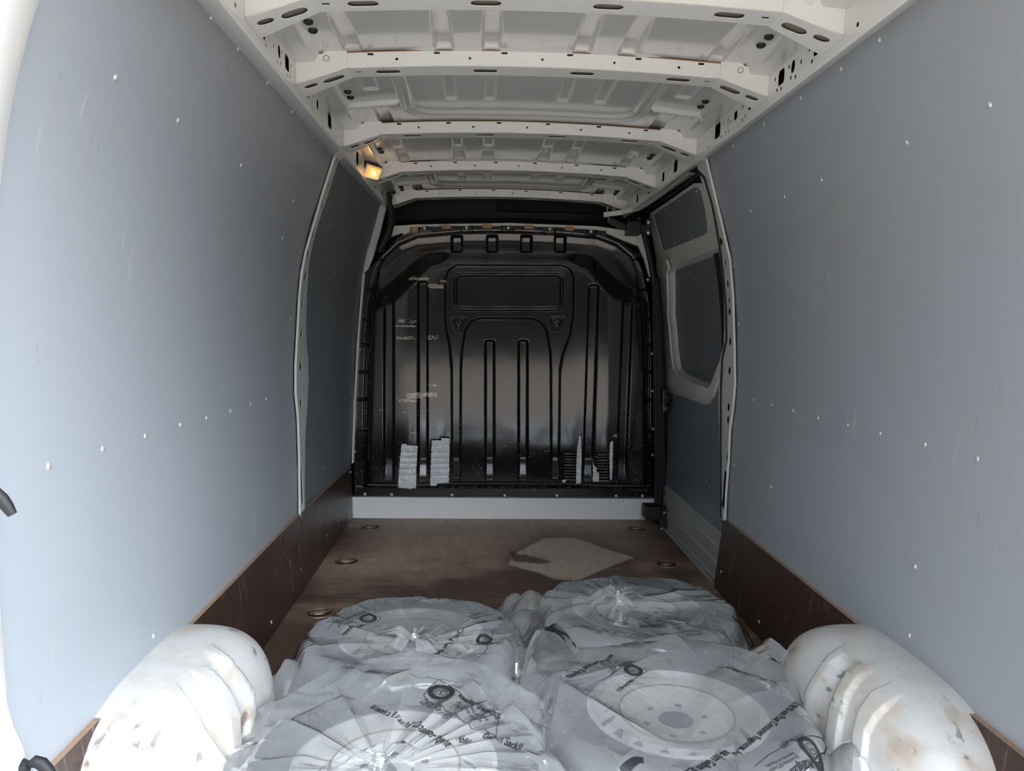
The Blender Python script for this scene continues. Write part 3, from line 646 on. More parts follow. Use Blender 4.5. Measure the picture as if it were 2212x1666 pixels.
# white cross-member behind the panel top, cheeks beside it
TOPW = [(828, 516), (838, 489), (900, 485), (1100, 482), (1290, 489), (1345, 497), (1381, 504), (1379, 531), (1345, 519), (1300, 500), (1300, 560), (870, 560), (870, 503)]
a = [at(*p, 'Y', YB + .006) for p in TOPW]; b_ = [(p[0], p[1] + .05, p[2]) for p in a]
o = MB().prism(a, b_).build('trim_3', 'paint'); tag(o, kind='structure')
CK = {-1: [(836, 440), (822, 500), (806, 555), (792, 590), (783, 592), (788, 560), (800, 520), (814, 470), (822, 438)],
      1: [(1378, 528), (1392, 560), (1402, 597), (1407, 600), (1402, 560), (1394, 520), (1386, 500), (1374, 500)]}
for s in CK:
    a = [at(*p, 'Y', YB - .012) for p in CK[s]]; b_ = [(p[0], p[1] + .03, p[2]) for p in a]
    o = MB().prism(a, b_).build('trim_%d' % (4 if s < 0 else 5), 'paint'); tag(o, kind='structure')
a = [at(*p, 'Y', YB - .05) for p in [(783, 590), (788, 592), (778, 700), (769, 850), (764, 1000), (759.5, 1002), (763, 900), (770, 750)]]
o = MB().prism(a, [(p[0], p[1] + .08, p[2]) for p in a]).build('trim_6', 'paint'); tag(o, kind='structure')
# dark cab roof lining seen over the bulkhead
o = MB().box((-.80, 4.60, 1.58), (.85, 5.55, 1.60)).box((-.86, 5.1, 1.58), (.9, 5.14, 2.03)).build('ceiling_cab_lining', 'black'); tag(o, kind='structure')
o = MB().box((-.06, 5.06, 1.90), (.70, 5.10, 1.99), .01).build('storage_tray', 'dark'); tag(o, 'darker oblong tray recess in the black cab headlining above the bulkhead', 'tray')
o = MB().tube([at(*p, 'Y', 4.72) for p in [(858, 483), (960, 476), (1100, 475), (1240, 480), (1345, 490)]], .010, 8).build('trim_7', 'black', smooth=True); tag(o, kind='structure')
# black wiring loom / rubber in the upper left corner
P = [at(x, y, 'Y', 4.40) for x, y in [(832, 417), (841, 425), (838, 440), (846, 455), (844, 480), (838, 505), (825, 530), (818, 545)]]
o = MB().tube(P, [.018, .02, .022, .022, .024, .024, .018, .014], 10).build('cable_loom', 'rubber', smooth=True); tag(o, 'black rubber-covered cable loom running down the upper left corner beside the bulkhead', 'cable')
P = [at(x, y, 'Y', 4.38) for x, y in [(826, 416), (836, 413), (848, 414), (852, 419)]]
MB().tube(P, .011, 8).build('loom_elbow', 'rubber', None, True, loc=P[0]); o = C.objects['loom_elbow']; o.parent = C.objects['cable_loom']

# duct tape ---------------------------------------------------------------
def tape(poly, label, seed, amp=.004, yoff=.0):
    xs = [p[0] for p in poly]; ys = [p[1] for p in poly]
    yq = YB - .113
    c0 = at(min(xs) - 1, max(ys) + 1, 'Y', yq); c1 = at(max(xs) + 1, min(ys) - 1, 'Y', yq)
    Xg, Zg = np.meshgrid(np.arange(c0[0], c1[0], .0022), np.arange(c0[2], c1[2], .0022)); Yg = np.full_like(Xg, yq)
    a, b_ = prj(Xg, Yg, Zg); sdp = sd_poly(a, b_, poly) + (fbm(a * .5, b_ * .5, 2, seed) - .5) * 2.0
    wr = np.abs(lnoise(a * .13, b_ * .16, seed) - .5) * 2 + .6 * np.abs(lnoise(a * .35 + b_ * .1, b_ * .32, seed + 3) - .5)
    rid = 0
    for by in (978.5, 990.5, 1002.8, 1015.2, 1027.8): rid = rid + np.exp(-((b_ - by) / 2.6) ** 2)
    Yg = Yg + amp * rid * .8 - amp * .9 * wr
    me, _ = gridmesh('duct_tape', Xg, Yg, Zg, sdp < 0)
    cc = at(sum(xs) / len(xs), sum(ys) / len(ys), 'Y', yq)
    o = link('duct_tape', me, 'tape', smooth=True, loc=cc); md = o.modifiers.new('s', 'SOLIDIFY'); md.thickness = .0006
    tag(o, label, 'tape', 'silver duct tape over the bulkhead vents'); return o
tape([(867, 960), (877, 958), (880, 961), (903, 963), (900, 1010), (899, 1055), (886, 1057), (859, 1054), (862, 1010)], 'leftmost wrinkled patch of silver duct tape on the black bulkhead', 3)
tape([(932, 951), (952, 951), (953, 945), (972, 947), (971, 1000), (970, 1044), (945, 1044), (943, 1050), (929, 1050), (930, 1000)], 'silver duct tape patch with a notched top, second from the left on the bulkhead', 5)
tape([(1251, 940), (1256, 941), (1257, 1000), (1256, 1044), (1244, 1046), (1244, 1010), (1246, 972), (1248, 960)], 'tall narrow torn strip of silver tape right of the left-hand open vent slots', 7, .0025)
tape([(1280, 990), (1284, 1006), (1290, 1010), (1289, 1018), (1294, 1022), (1294, 1041), (1280, 1041)], 'ragged stepped scrap of silver tape left of the right-hand vent slots', 9, .0025)
tape([(1317, 957), (1322, 952), (1325, 953), (1324, 1010), (1322, 1037), (1317, 1037), (1316, 990)], 'narrow straight strip of silver tape at the right end of the right-hand vent slots', 11, .0025)
tape([(1214, 1037), (1222, 1036), (1222, 1043), (1214, 1043)], 'tiny scrap of silver tape low on the bulkhead under the left-hand open vent slots', 13, .001)

# ================================================================== SLIDING DOOR (right)
def wpoly(name, P, s, off, th, m, parent=None, hole=None, loc=None, bev=0, dens=.03):
    """outline traced on the curved wall surface, raised 'off' inwards and 'th' thick"""
    q = [wall(*p, s, off) for p in P]; ol = densify([(a[1], a[2]) for a in q], dens)
    hs = [densify([(a[1], a[2]) for a in [wall(*p, s, off) for p in h]], dens) for h in (hole or [])]
    return plate(name, ol, hs, th, lambda u, v, w: (s * (float(hw(v)) - off - w), u, v), m, parent, loc)
DR = empty('door_1', (.95, 3.9, 0)); tag(DR, kind='structure')
DO = [(1404, 462), (1440, 438), (1500, 396), (1516, 396), (1530, 430), (1545, 490), (1558, 560), (1566, 640), (1568, 740), (1559, 790), (1558, 900), (1560, 1130), (1558, 1300), (1520, 1262), (1470, 1195), (1441, 1160), (1436, 1100), (1431, 1000), (1430, 860), (1424, 700), (1418, 560), (1408, 500)]
UW = [(1413, 464), (1430, 452), (1498, 406), (1508, 405), (1516, 414), (1524, 450), (1530, 490), (1529, 502), (1522, 508), (1440, 541), (1433, 540), (1424, 510), (1416, 482)]
LW = [(1441, 585), (1446, 578), (1500, 557), (1556, 535), (1563, 600), (1566, 700), (1563, 765), (1549, 800), (1537, 832), (1531, 838), (1500, 828), (1466, 812), (1456, 800), (1450, 760), (1443, 680)]
# inner sheet with both windows cut out
o = wpoly('inner_sheet', DO, 1, -.012, .006, 'paint', DR, [UW, LW])
def bowl(name, P, s, off0, off1, shrink, m, parent):
    q = [wall(*p, s, off0) for p in P]; q = densify([(a[1], a[2]) for a in q], .04); c = np.mean(np.array(q), 0); V = []; Fc = []; n = len(q)
    for (y, z) in q: V.append((s * (float(hw(z)) - off0), y, z))
    for (y, z) in q:
        y2, z2 = c[0] + (y - c[0]) * shrink, c[1] + (z - c[1]) * shrink; V.append((s * (float(hw(z2)) - off1), y2, z2))
    for i in range(n): Fc.append((i, (i + 1) % n, n + (i + 1) % n, n + i))
    return link(name, mesh(name, V, Fc), m, parent, True)
bowl('lower_window_recess', LW, 1, -.012, -.075, .93, 'paint', DR)
wp = wpoly('lower_window_board', [(p[0], p[1]) for p in LW], 1, -.055, .008, 'board_shaded', DR)
up = wpoly('upper_window_board', UW, 1, -.014, .006, 'board_shaded', DR)
# raised frame around the lower window: left return and bottom ledge
fr_ = [(1419, 572), (1440, 560), (1446, 578), (1441, 590), (1443, 680), (1450, 760), (1456, 800), (1466, 812), (1500, 828), (1531, 838), (1537, 832), (1549, 800), (1558, 778), (1557, 800), (1548, 835), (1541, 858), (1534, 866), (1520, 864), (1480, 848), (1440, 838), (1431, 825), (1427, 700)]
wpoly('window_surround', fr_, 1, .004, .012, 'paint', DR)
lb = wpoly('lower_door_board', [(1433, 846), (1480, 860), (1520, 875), (1537, 872), (1552, 845), (1557, 850), (1558, 1210), (1520, 1178), (1480, 1140), (1449, 1108), (1446, 1095), (1436, 1080), (1433, 1000), (1432, 900)], 1, -.004, .008, 'board_shaded', DR)
for p in [(1504, 414), (1468, 434), (1437, 453), (1526, 489), (1491, 512), (1458, 527)]: q = wall(*p, 1, -.010); screw(up, Vector(q.tolist()) - Vector(DR.location), (-1, 0, -.3), .55)
for p in [(1503, 603), (1521, 782)]: q = wall(*p, 1, -.05); screw(wp, Vector(q.tolist()) - Vector(DR.location), (-1, 0, 0), .6)
for p in [(1457, 853), (1489, 863), (1525, 874), (1461, 996), (1490, 1016), (1526, 1040), (1458, 1111), (1486, 1139), (1520, 1171)]: q = wall(*p, 1, .0005); screw(lb, Vector(q.tolist()) - Vector(DR.location), (-1, 0, 0), .6)
for o in C.objects:
    if o.parent in (up, wp, lb): o.location = Vector(o.location)
# ribbed aluminium bottom of the door
def rib_sec(y): return [(.945, .235), (.936, .22), (.936, .175), (.928, .168), (.928, .125), (.936, .118), (.936, .10), (.926, .09), (.926, .045), (.938, .036), (.938, .02), (.930, .012), (.930, -.01)]
MB().sweep(rib_sec, np.linspace(3.30, 4.40, 8)).build('ribbed_door_foot', 'alu', DR)
# rubber seals round the door opening
P = [wall(*p, 1, .012) for p in [(1437, 1165), (1432, 1000), (1427, 860), (1420, 700), (1412, 590), (1403, 530), (1394, 492), (1388, 470), (1390, 460), (1440, 428), (1490, 392), (1502, 380), (1512, 372), (1524, 385), (1540, 440), (1553, 510), (1563, 580), (1570, 660), (1571, 735), (1562, 775), (1559, 850), (1559, 1000), (1559, 1120)]]
o = MB().tube(P, .009, 8).build('door_seal', 'rubber', DR, True); o['label'] = 'black rubber seal round the sliding door opening'
a = [at(*p, 'Y', 4.40) for p in [(1409, 600), (1420, 600), (1428, 700), (1433, 860), (1438, 1060), (1440, 1165), (1412, 1140), (1414, 1000), (1412, 850), (1410, 700)]]
o = MB().prism(a, [(p[0] + .03, p[1] + .06, p[2]) for p in a]).build('trim_8', 'rubber'); tag(o, kind='structure')
for k, (x0, x1) in enumerate(((1417, 1420), (1425, 1428))):
    P = [at(x0 - 8 + (k * 0), 600, 'Y', 4.39), at(x0, 800, 'Y', 4.39), at(x1, 1000, 'Y', 4.39), at(x1, 1120, 'Y', 4.39)]
    MB().tube(P, .004, 6).build('seal_rib', 'black', o, True)
# upper seal curve between bulkhead and door
P = [at(*p, 'Y', 4.40) for p in [(1380, 470), (1390, 500), (1400, 540), (1408, 580), (1414, 620)]]
MB().tube(P, .016, 8).build('seal_curve', 'rubber', o, True)
# door track + roller arm
t = empty('door_track', at(1310, 463, 'Y', 4.35))
P = [at(1304, 464, 'Y', 4.42), at(1345, 459, 'Y', 4.40), at(1378, 450, 'Y', 4.33), at(1400, 436, 'Y', 4.2), at(1440, 408, 'Y', 3.95), at(1475, 384, 'Y', 3.7), at(1497, 368, 'Y', 3.52)]
b0 = MB()
A = [Vector(p.tolist()) for p in P]
for i in range(len(A) - 1):
    d = (A[i + 1] - A[i]).normalized(); n = Vector((0, 0, 1)); w = d.cross(n).normalized() * .012
    b0.prism([A[i] + w + n * .012, A[i] - w + n * .012, A[i] - w - n * .014, A[i] + w - n * .014], [A[i + 1] + w + n * .012, A[i + 1] - w + n * .012, A[i + 1] - w - n * .014, A[i + 1] + w - n * .014])
b0.build('track_rail', 'paint', t)
for px_, py_ in ((1312, 452), (1326, 450), (1314, 474), (1358, 443)): q = at(px_, py_, 'Y', 4.40); MB().tube([(q[0], q[1], q[2] - .012), (q[0], q[1], q[2] + .012)], .003, 6).build('track_bolt', 'steel', t)
tag(t, 'white curved sliding door track under the right roof rail', 'rail')
t = empty('door_roller_arm', at(1375, 492, 'Y', 4.36))
c0 = at(1368, 492, 'Y', 4.36); MB().box((c0[0] - .040, 4.33, c0[2] - .042), (c0[0] + .040, 4.42, c0[2] + .036), .008).build('roller_housing', 'black', t)
q = [at(*p, 'Y', 4.38) for p in [(1314, 474), (1318, 482), (1340, 493), (1356, 500), (1356, 486), (1335, 478), (1320, 470)]]; MB().prism(q, [(p[0], p[1] + .02, p[2]) for p in q]).build('arm', 'black', t)
q = at(1398, 492, 'Y', 4.36); MB().box((q[0] - .012, 4.34, q[2] - .045), (q[0] + .018, 4.40, q[2] + .050), .004).build('hinge_plate', 'black', t)
for dz in (-.03, .028): MB().lathe([(.011, 0), (.009, .004), (.0001, .005)], (q[0] + .002, 4.337, q[2] + dz), 10, (0, -1, 0)).build('hinge_bolt', 'steel', t)
MB().box((c0[0] + .040, 4.36, c0[2] - .02), (q[0], 4.39, c0[2] + .02), .003).build('link_bar', 'black', t)
tag(t, 'black roller arm and hinge of the sliding door at the upper right of the bulkhead', 'hinge')
q = at(1502, 363, 'Y', 3.46); o = MB().box((q[0] - .020, 3.43, q[2] - .014), (q[0] + .016, 3.50, q[2] + .016), .005).build('track_stop', 'rubber', loc=q); tag(o, 'small black rubber end stop of the door track by the right pillar top', 'stop')
t = empty('door_latch', at(1434, 865, 'Y', 4.36)); q = at(1433, 866, 'Y', 4.36)
MB().box((q[0] - .012, 4.33, q[2] - .065), (q[0] + .012, 4.39, q[2] + .065), .006).build('latch_body', 'black', t)
MB().lathe([(.022, -.012), (.022, .004), (.012, .008), (.0001, .008)], (q[0] + .012, 4.33, q[2] + .012), 16, (0, -1, 0)).build('latch_claw', 'rubber', t, True)
MB().lathe([(.017, -.012), (.017, .006), (.0001, .01)], (q[0] + .012, 4.33, q[2] - .045), 16, (0, -1, 0)).build('latch_roller', 'black', t, True)
tag(t, 'black latch on the front edge of the sliding door', 'latch')
# black block at the foot of the door
a = at(1396, 1096, 'Y', 4.30); b_ = at(1432, 1124, 'Y', 4.30)
o = MB().box((a[0], 4.30, b_[2]), (b_[0], 4.42, a[2]), .006).build('rubber_block', 'rubber', loc=(a[0], 4.3, 0)); tag(o, 'square black rubber block in the front right floor corner', 'block')
a = [at(*p, 'Y', 4.28) for p in [(1432, 1098), (1440, 1100), (1442, 1165), (1436, 1160), (1424, 1140), (1424, 1126)]]
o = MB().prism(a, [(p[0], p[1] + .02, p[2]) for p in a]).build('mounting_plate', 'rubber', loc=a[0])
for px_, py_ in ((1435, 1108), (1430, 1142)): q = at(px_, py_, 'Y', 4.28); screw(o, q, (0, -1, 0), .8)
tag(o, 'black mounting plate with screws right of the black rubber block', 'plate')

# ================================================================== LAMP
t = empty('cargo_lamp', at(800, 372, 'X', -.69)); c = Vector(at(800, 370, 'X', -.67).tolist())
ax = Vector((.75, -.45, -.5)).normalized(); q = ax.to_track_quat('Z', 'Y')
def obox(c, q, hx, hy, z0, z1, tp=1.0):
    return MB().prism([c + q @ Vector((x * tp, y * tp, z1)) for x, y in ((-hx, -hy), (hx, -hy), (hx, hy), (-hx, hy))], [c + q @ Vector((x, y, z0)) for x, y in ((-hx, -hy), (hx, -hy), (hx, hy), (-hx, hy))])
c = c - ax * .012
obox(c, q, .056, .036, -.06, .020).build('lamp_housing', 'black', t)
obox(c, q, .052, .032, .020, .026, .97).build('bezel', 'paint', t)
obox(c, q, .046, .026, .022, .038, .86).build('lens', 'lens', t)['label'] = 'glowing amber lens'
MB().lathe([(.0001, .006), (.009, .004), (.012, 0)], c + q @ Vector((0, 0, .035)), 12, ax).build('bulb_glow', 'bulb', t, True)
ld = bpy.data.lights.new('cargo_lamp_light', 'POINT'); ld.energy = .12; ld.color = (1, .62, .3); ld.shadow_soft_size = .03; lo = bpy.data.objects.new('cargo_lamp_light', ld); C.objects.link(lo); lo.location = c + ax * .07
tag(t, 'lit amber cargo lamp with black housing on the left roof rail', 'lamp')

# ================================================================== WHEEL ARCHES
BANDS = {-1: [([(457, 1391), (492, 1426), (521, 1461), (542, 1493), (546, 1528), (544, 1580), (535, 1720)], [(440, 1403), (475, 1436), (507, 1472), (526, 1505), (529, 1532), (528, 1597), (515, 1720)]),
              ([(421, 1428), (444, 1441), (475, 1474), (500, 1511), (511, 1545), (513, 1611), (505, 1760)], [(405, 1443), (434, 1470), (457, 1501), (468, 1530), (486, 1561), (492, 1624), (484, 1760)]),
              ([(378, 1470), (400, 1507), (419, 1545), (436, 1582), (471, 1632), (500, 1680), (520, 1800)], [(357, 1490), (380, 1528), (402, 1570), (426, 1611), (450, 1650), (470, 1690), (488, 1800)])],
         1: [([(1833, 1385), (1790, 1425), (1760, 1465), (1744, 1500), (1738, 1560), (1740, 1700)], [(1850, 1397), (1803, 1445), (1775, 1490), (1764, 1520), (1758, 1570), (1760, 1700)]),
             ([(1882, 1422), (1835, 1452), (1812, 1490), (1797, 1535), (1790, 1600), (1792, 1740)], [(1900, 1437), (1855, 1475), (1834, 1508), (1821, 1560), (1814, 1620), (1816, 1740)]),
             ([(1934, 1467), (1885, 1502), (1860, 1540), (1848, 1590), (1850, 1637), (1858, 1760)], [(1957, 1492), (1895, 1555), (1877, 1587), (1872, 1640), (1874, 1680), (1882, 1760)])]}
def arch(s, label):
    yc = 1.835; n, k = 380, 280
    U, T = np.meshgrid(np.linspace(0, PI, n), np.linspace(0, PI / 2, k))    # U: along y; T: from wall top (0) round to the inner side (pi/2)
    e = .62
    pw = lambda v: np.sign(v) * np.abs(v) ** e
    cy, sy_ = pw(np.cos(U)), pw(np.sin(U)); 
    dx = sy_ * pw(np.sin(T)); dz = sy_ * pw(np.cos(T))
    # raised pressed bands running from the crown down the inner side
    yy = cy * .415
    ex, ey = prj(s * (.955 - dx * .262), yc + yy, dz * .335)
    bump = 0
    for fr_l, bk_l in BANDS[s]:
        bump = bump + .013 * sst(2.2, -1.6, sd_poly(ex, ey, fr_l + bk_l[::-1])) * sst(.25, .6, T)
    Xo = s * (.955 - dx * .262 - bump * np.sin(T)); Zo = dz * .335 + bump * np.cos(T) + .0008 * (fbm(U * 6, T * 9, 3, 3)); Yo = yc + yy
    me, _ = gridmesh('wheel_arch', Xo, Yo, Zo)
    bm = bmesh.new(); bm.from_mesh(me); bmesh.ops.remove_doubles(bm, verts=bm.verts, dist=.0004); bmesh.ops.recalc_face_normals(bm, faces=bm.faces); bm.to_mesh(me); bm.free()
    o = link('wheel_arch', me, 'paint_worn', smooth=True, loc=(s * .9, yc, 0))
    tag(o, label, 'wheel arch'); return o
arch(-1, 'scuffed white steel wheel arch on the left of the load floor, with rust-brown stains')
arch(1, 'scuffed white steel wheel arch on the right, beside the front right bagged wheel')

# ================================================================== WHEELS
TR, TH = .332, .205
def make_wheel(c, label):
    t = empty('wheel', (c[0], c[1], 0)); cc = (c[0], c[1], 0)
    MB().lathe([(.205, .03), (.215, .012), (.26, 0), (.30, .004), (.322, .025), (TR, .06), (TR, .145), (.322, .180), (.30, .198), (.262, TH), (.222, .196), (.206, .178)], cc, 72).build('tyre', 'tyre', t, True)
    bm = MB()
    for k in range(60):       # shoulder blocks of the tread
        a = 2 * PI * k / 60; ca, sa = math.cos(a), math.sin(a); w = .011
        for z0, z1 in ((.030, .070), (.078, .128), (.134, .160)):
            r0, r1 = TR - .01, TR + .005; P = []
            for r in (r0, r1):
                for sg in (-1, 1): P.append((cc[0] + r * ca - sg * w * sa, cc[1] + r * sa + sg * w * ca))
            bm.prism([(P[0][0], P[0][1], z0), (P[1][0], P[1][1], z0), (P[3][0], P[3][1], z0), (P[2][0], P[2][1], z0)], [(P[0][0], P[0][1], z1), (P[1][0], P[1][1], z1), (P[3][0], P[3][1], z1), (P[2][0], P[2][1], z1)])
    o = bm.build('tread_blocks', 'tyre', t); o['kind'] = 'stuff'
    rim = MB().lathe([(.205, .176), (.219, .196), (.222, .203), (.212, .206), (.203, .196), (.196, .165), (.188, .150)], cc, 72).build('rim', 'rim', t, True)
    # disc with a ring of round vent holes, mapped on a cone
    hs = [circ(.169 * math.cos(a), .169 * math.sin(a), .0185, n=14) for a in np.linspace(0, 2 * PI, 16)[:-1]]
    prof_r = [0, .137, .139, .146, .163, .190, .2]; prof_z = [.178, .196, .196, .186, .166, .150, .150]
    plate('wheel_disc', densify(circ(0, 0, .192, n=72), .02), hs + [circ(0, 0, .1415, n=72)], .003, lambda u, v, w: (cc[0] + u, cc[1] + v, float(np.interp(math.hypot(u, v), prof_r, prof_z)) + w), 'rim', t, smooth=True)
    MB().lathe([(.1415, .190), (.1405, .197), (.1365, .199), (.130, .196), (.110, .184), (.085, .176), (.060, .174), (.056, .178), (.046, .180), (.0425, .177)], cc, 72).build('wheel_dish', 'rim', t, True)
    MB().tube([(cc[0] + .1405 * math.cos(a), cc[1] + .1405 * math.sin(a), .1985) for a in np.linspace(0, 2 * PI, 73)[:-1]], .0030, 6, True).build('rusty_edge', 'rust', t)['label'] = 'rust-brown rolled edge'
    MB().lathe([(.0425, .1765), (.041, .135), (.001, .135)], cc, 32).build('hub_bore', 'dark', t)  # bore coloured dark so it looks shaded inside
    for k in range(6):
        a = 2 * PI * k / 6 + .3; MB().lathe([(.0095, .1762), (.001, .1764)], (cc[0] + .078 * math.cos(a), cc[1] + .078 * math.sin(a), 0), 12).build('lug_hole', 'dark', t)
    tag(t, label, 'wheel', 'wheels lying in clear bags')
    return t
WC = [(-.348, 2.28), (.392, 2.505), (-.322, 1.595), (.349, 1.815)]
WLb = ['steel wheel with tyre in the clear bag at left, beside a floor lashing eye', 'steel wheel with tyre in the farthest clear bag, at right by the brown board',
       'steel wheel with tyre in the nearest clear bag, cut off by the picture bottom', 'steel wheel with tyre in the bag beside the right wheel arch, dish fully visible']
w0 = make_wheel(WC[0], WLb[0])
for c_, lb_ in zip(WC[1:], WLb[1:]):
    t = w0.copy(); C.objects.link(t); t.location = (c_[0], c_[1], 0); t['label'] = lb_
    for ch in list(w0.children): copyobj(ch, t, ch.location)
    t.rotation_euler = (0, 0, random.uniform(0, 6))

# ================================================================== BAGS (clear polythene sacks drawn over the wheels)
def ridge(x, y, sc, seed): return 1 - np.abs(2 * lnoise(x * sc, y * sc, seed) - 1)
def bagH(i, x, y):
    cx, cy = WC[i]; d = np.hypot(x - cx, y - cy); th = np.arctan2(y - cy, x - cx); ext = BAGX[i]
    R = TR + .018
    h = np.where(d < .27, .212, .212 * (1 - .30 * (np.clip(d - .27, 0, 1) / (R - .27)) ** 4))
    sk = ext.get('sk', .085) + .045 * vnoise(np.cos(th) * 2 + 5, np.sin(th) * 2 + 5, i + 40)
    fall = .1484 * np.clip(1 - (d - R) / sk, 0, 1) ** 1.15; h = np.where(d >= R, fall, h)
    h = h - .014 * np.clip(1 - (d / .2) ** 2, 0, 1)
    kx, ky, ka = ext['knot']; kd = np.hypot(x - kx, y - ky); kt = np.arctan2(y - ky, x - kx)
    # radial pleats running to the knot
    pl_ = np.abs(lnoise(kt * 4.0, kd * 1.6, i + 60) - .5) * 2 + .35 * np.abs(lnoise(kt * 10.0, kd * 3.0, i + 63) - .5) * 2
    h = h + ka * pl_ * sst(.24, .03, kd) * sst(0, .07, kd) + ext['kh'] * np.exp(-(kd / .030) ** 2)
    for (mx, my, mr, mh) in ext['mounds']:
        w = np.exp(-(((x - mx) ** 2 + (y - my) ** 2) / mr ** 2)); h = np.maximum(h, mh * w * 1.25 * (1 - .2 * w)) 
    for (ax_, ay_, az_, sl) in ext.get('cones', []):
        dy_ = y - ay_; dd_ = np.hypot(x - ax_, np.where(dy_ > 0, dy_ * 4.5, dy_)); h = np.maximum(h, az_ - sl * dd_)
    out = sst(.20, .36, d)
    m_ = 0
    for (mx, my, mr, mh) in ext['mounds']: m_ = m_ + np.exp(-(((x - mx) ** 2 + (y - my) ** 2) / mr ** 2))
    am = (.002 + .013 * out) * (1 + .8 * np.clip(m_, 0, 1)) * ext.get('cr', 1)
    cr = 1.15 * ridge(x + .4 * y, y - .3 * x, 5, i + 80) + .45 * ridge(x - .6 * y, y + .2 * x, 12, i + 83) + .14 * ridge(x, y, 27, i + 86)
    h = h + am * (cr - .9) * sst(0, .03, h)
    for (x0, y0, x1, y1, a_, w_) in CREASE[i]:
        ex, ey = x1 - x0, y1 - y0; t_ = np.clip(((x - x0) * ex + (y - y0) * ey) / (ex * ex + ey * ey), 0, 1)
        dd_ = np.hypot(x - x0 - ex * t_, y - y0 - ey * t_); sd_ = np.sign((x - x0) * ey - (y - y0) * ex)
        h = h + a_ * np.exp(-dd_ / (w_ * np.where(sd_ > 0, 1, 2.6))) * np.sin(PI * np.clip(t_, .02, .98)) * sst(0, .04, h)
    # broad soft folds across the whole sack
    h = h + .006 * (ridge(x * math.cos(ext['fa']) + y * math.sin(ext['fa']), (y * math.cos(ext['fa']) - x * math.sin(ext['fa'])) * .35, 9, i + 90) - .5) * sst(.05, .15, h)
    return np.maximum(h, .003)
BAGX = [
    dict(knot=(-.335, 2.20, .010), kh=.030, mounds=[(-.03, 2.17, .11, .19), (.06, 2.28, .09, .14), (-.68, 2.16, .11, .16)], fa=.3),
    dict(knot=(.335, 2.56, .010), kh=.028, mounds=[(.05, 2.76, .10, .15), (-.01, 2.84, .07, .12), (.02, 2.62, .10, .14), (.74, 2.28, .10, .15), (.35, 2.17, .12, .15)], fa=.1, cr=1.1),
    dict(knot=(-.35, 1.56, .010), kh=.030, mounds=[(-.05, 1.77, .12, .23), (.0, 1.60, .10, .21), (-.66, 1.66, .12, .20)], fa=.8, cones=[(-.33, 2.02, .262, .24)]),
    dict(knot=(.20, 1.98, .003), kh=.0, mounds=[(.08, 1.97, .12, .22), (.66, 1.93, .10, .21), (.73, 1.64, .11, .21)], fa=-.5, cr=.7, cones=[(.42, 2.17, .248, .20)])]
_r = random.Random(5); CREASE = []
for i_, (cx_, cy_) in enumerate(WC):
    L_ = []
    for k in range(40 if i_ != 3 else 22):
        if k % 2: a_ = _r.uniform(0, 2 * PI); r0 = _r.uniform(.26, .40); aa = a_ + _r.uniform(.15, .7) * _r.choice((-1, 1)); r1 = _r.uniform(.24, .44)
        else: a_ = _r.uniform(0, 2 * PI); r0 = _r.uniform(.10, .26); aa = a_ + _r.uniform(-.25, .25); r1 = _r.uniform(.33, .46)
        L_.append((cx_ + r0 * math.cos(a_), cy_ + r0 * math.sin(a_), cx_ + r1 * math.cos(aa), cy_ + r1 * math.sin(aa), _r.uniform(.002, .009) * (1 if k % 2 else .6), _r.uniform(.004, .010)))
    CREASE.append(L_)
# long fold lines seen on the nearest sack, fanning out from its knot to the right
for a_ in (-.15, .08, .28, .45, .62, .85, 1.1, 1.5, 2.0, 2.5): CREASE[2].append((-.35 + .05 * math.cos(a_), 1.56 + .05 * math.sin(a_), -.35 + .42 * math.cos(a_), 1.56 + .42 * math.sin(a_), .016, .012))
for a_ in (.1, .5, 2.7, 3.3, -.3): CREASE[0].append((-.335 + .04 * math.cos(a_), 2.20 + .04 * math.sin(a_), -.335 + .36 * math.cos(a_), 2.20 + .36 * math.sin(a_), .014, .010))
for a_ in (2.9, 3.3, 3.7, -.2, .2): CREASE[1].append((.335 + .04 * math.cos(a_), 2.56 + .04 * math.sin(a_), .335 + .38 * math.cos(a_), 2.56 + .38 * math.sin(a_), .014, .010))
CREASE[3] += [(.02, 1.98, .30, 1.62, .014, .012), (.10, 2.05, .02, 1.70, .012, .010), (.05, 1.92, .42, 2.1, .010, .012)]
BLb = ['clear polythene sack knotted over the rear left wheel, beside the floor lashing eye', 'clear polythene sack on the farthest wheel, crumpled towards its left corner',
       'nearest clear polythene sack, front left, with large printed eco emblem and pleats', 'smooth clear polythene sack at the right beside the wheel arch, its wheel dish showing through']
BAG = []
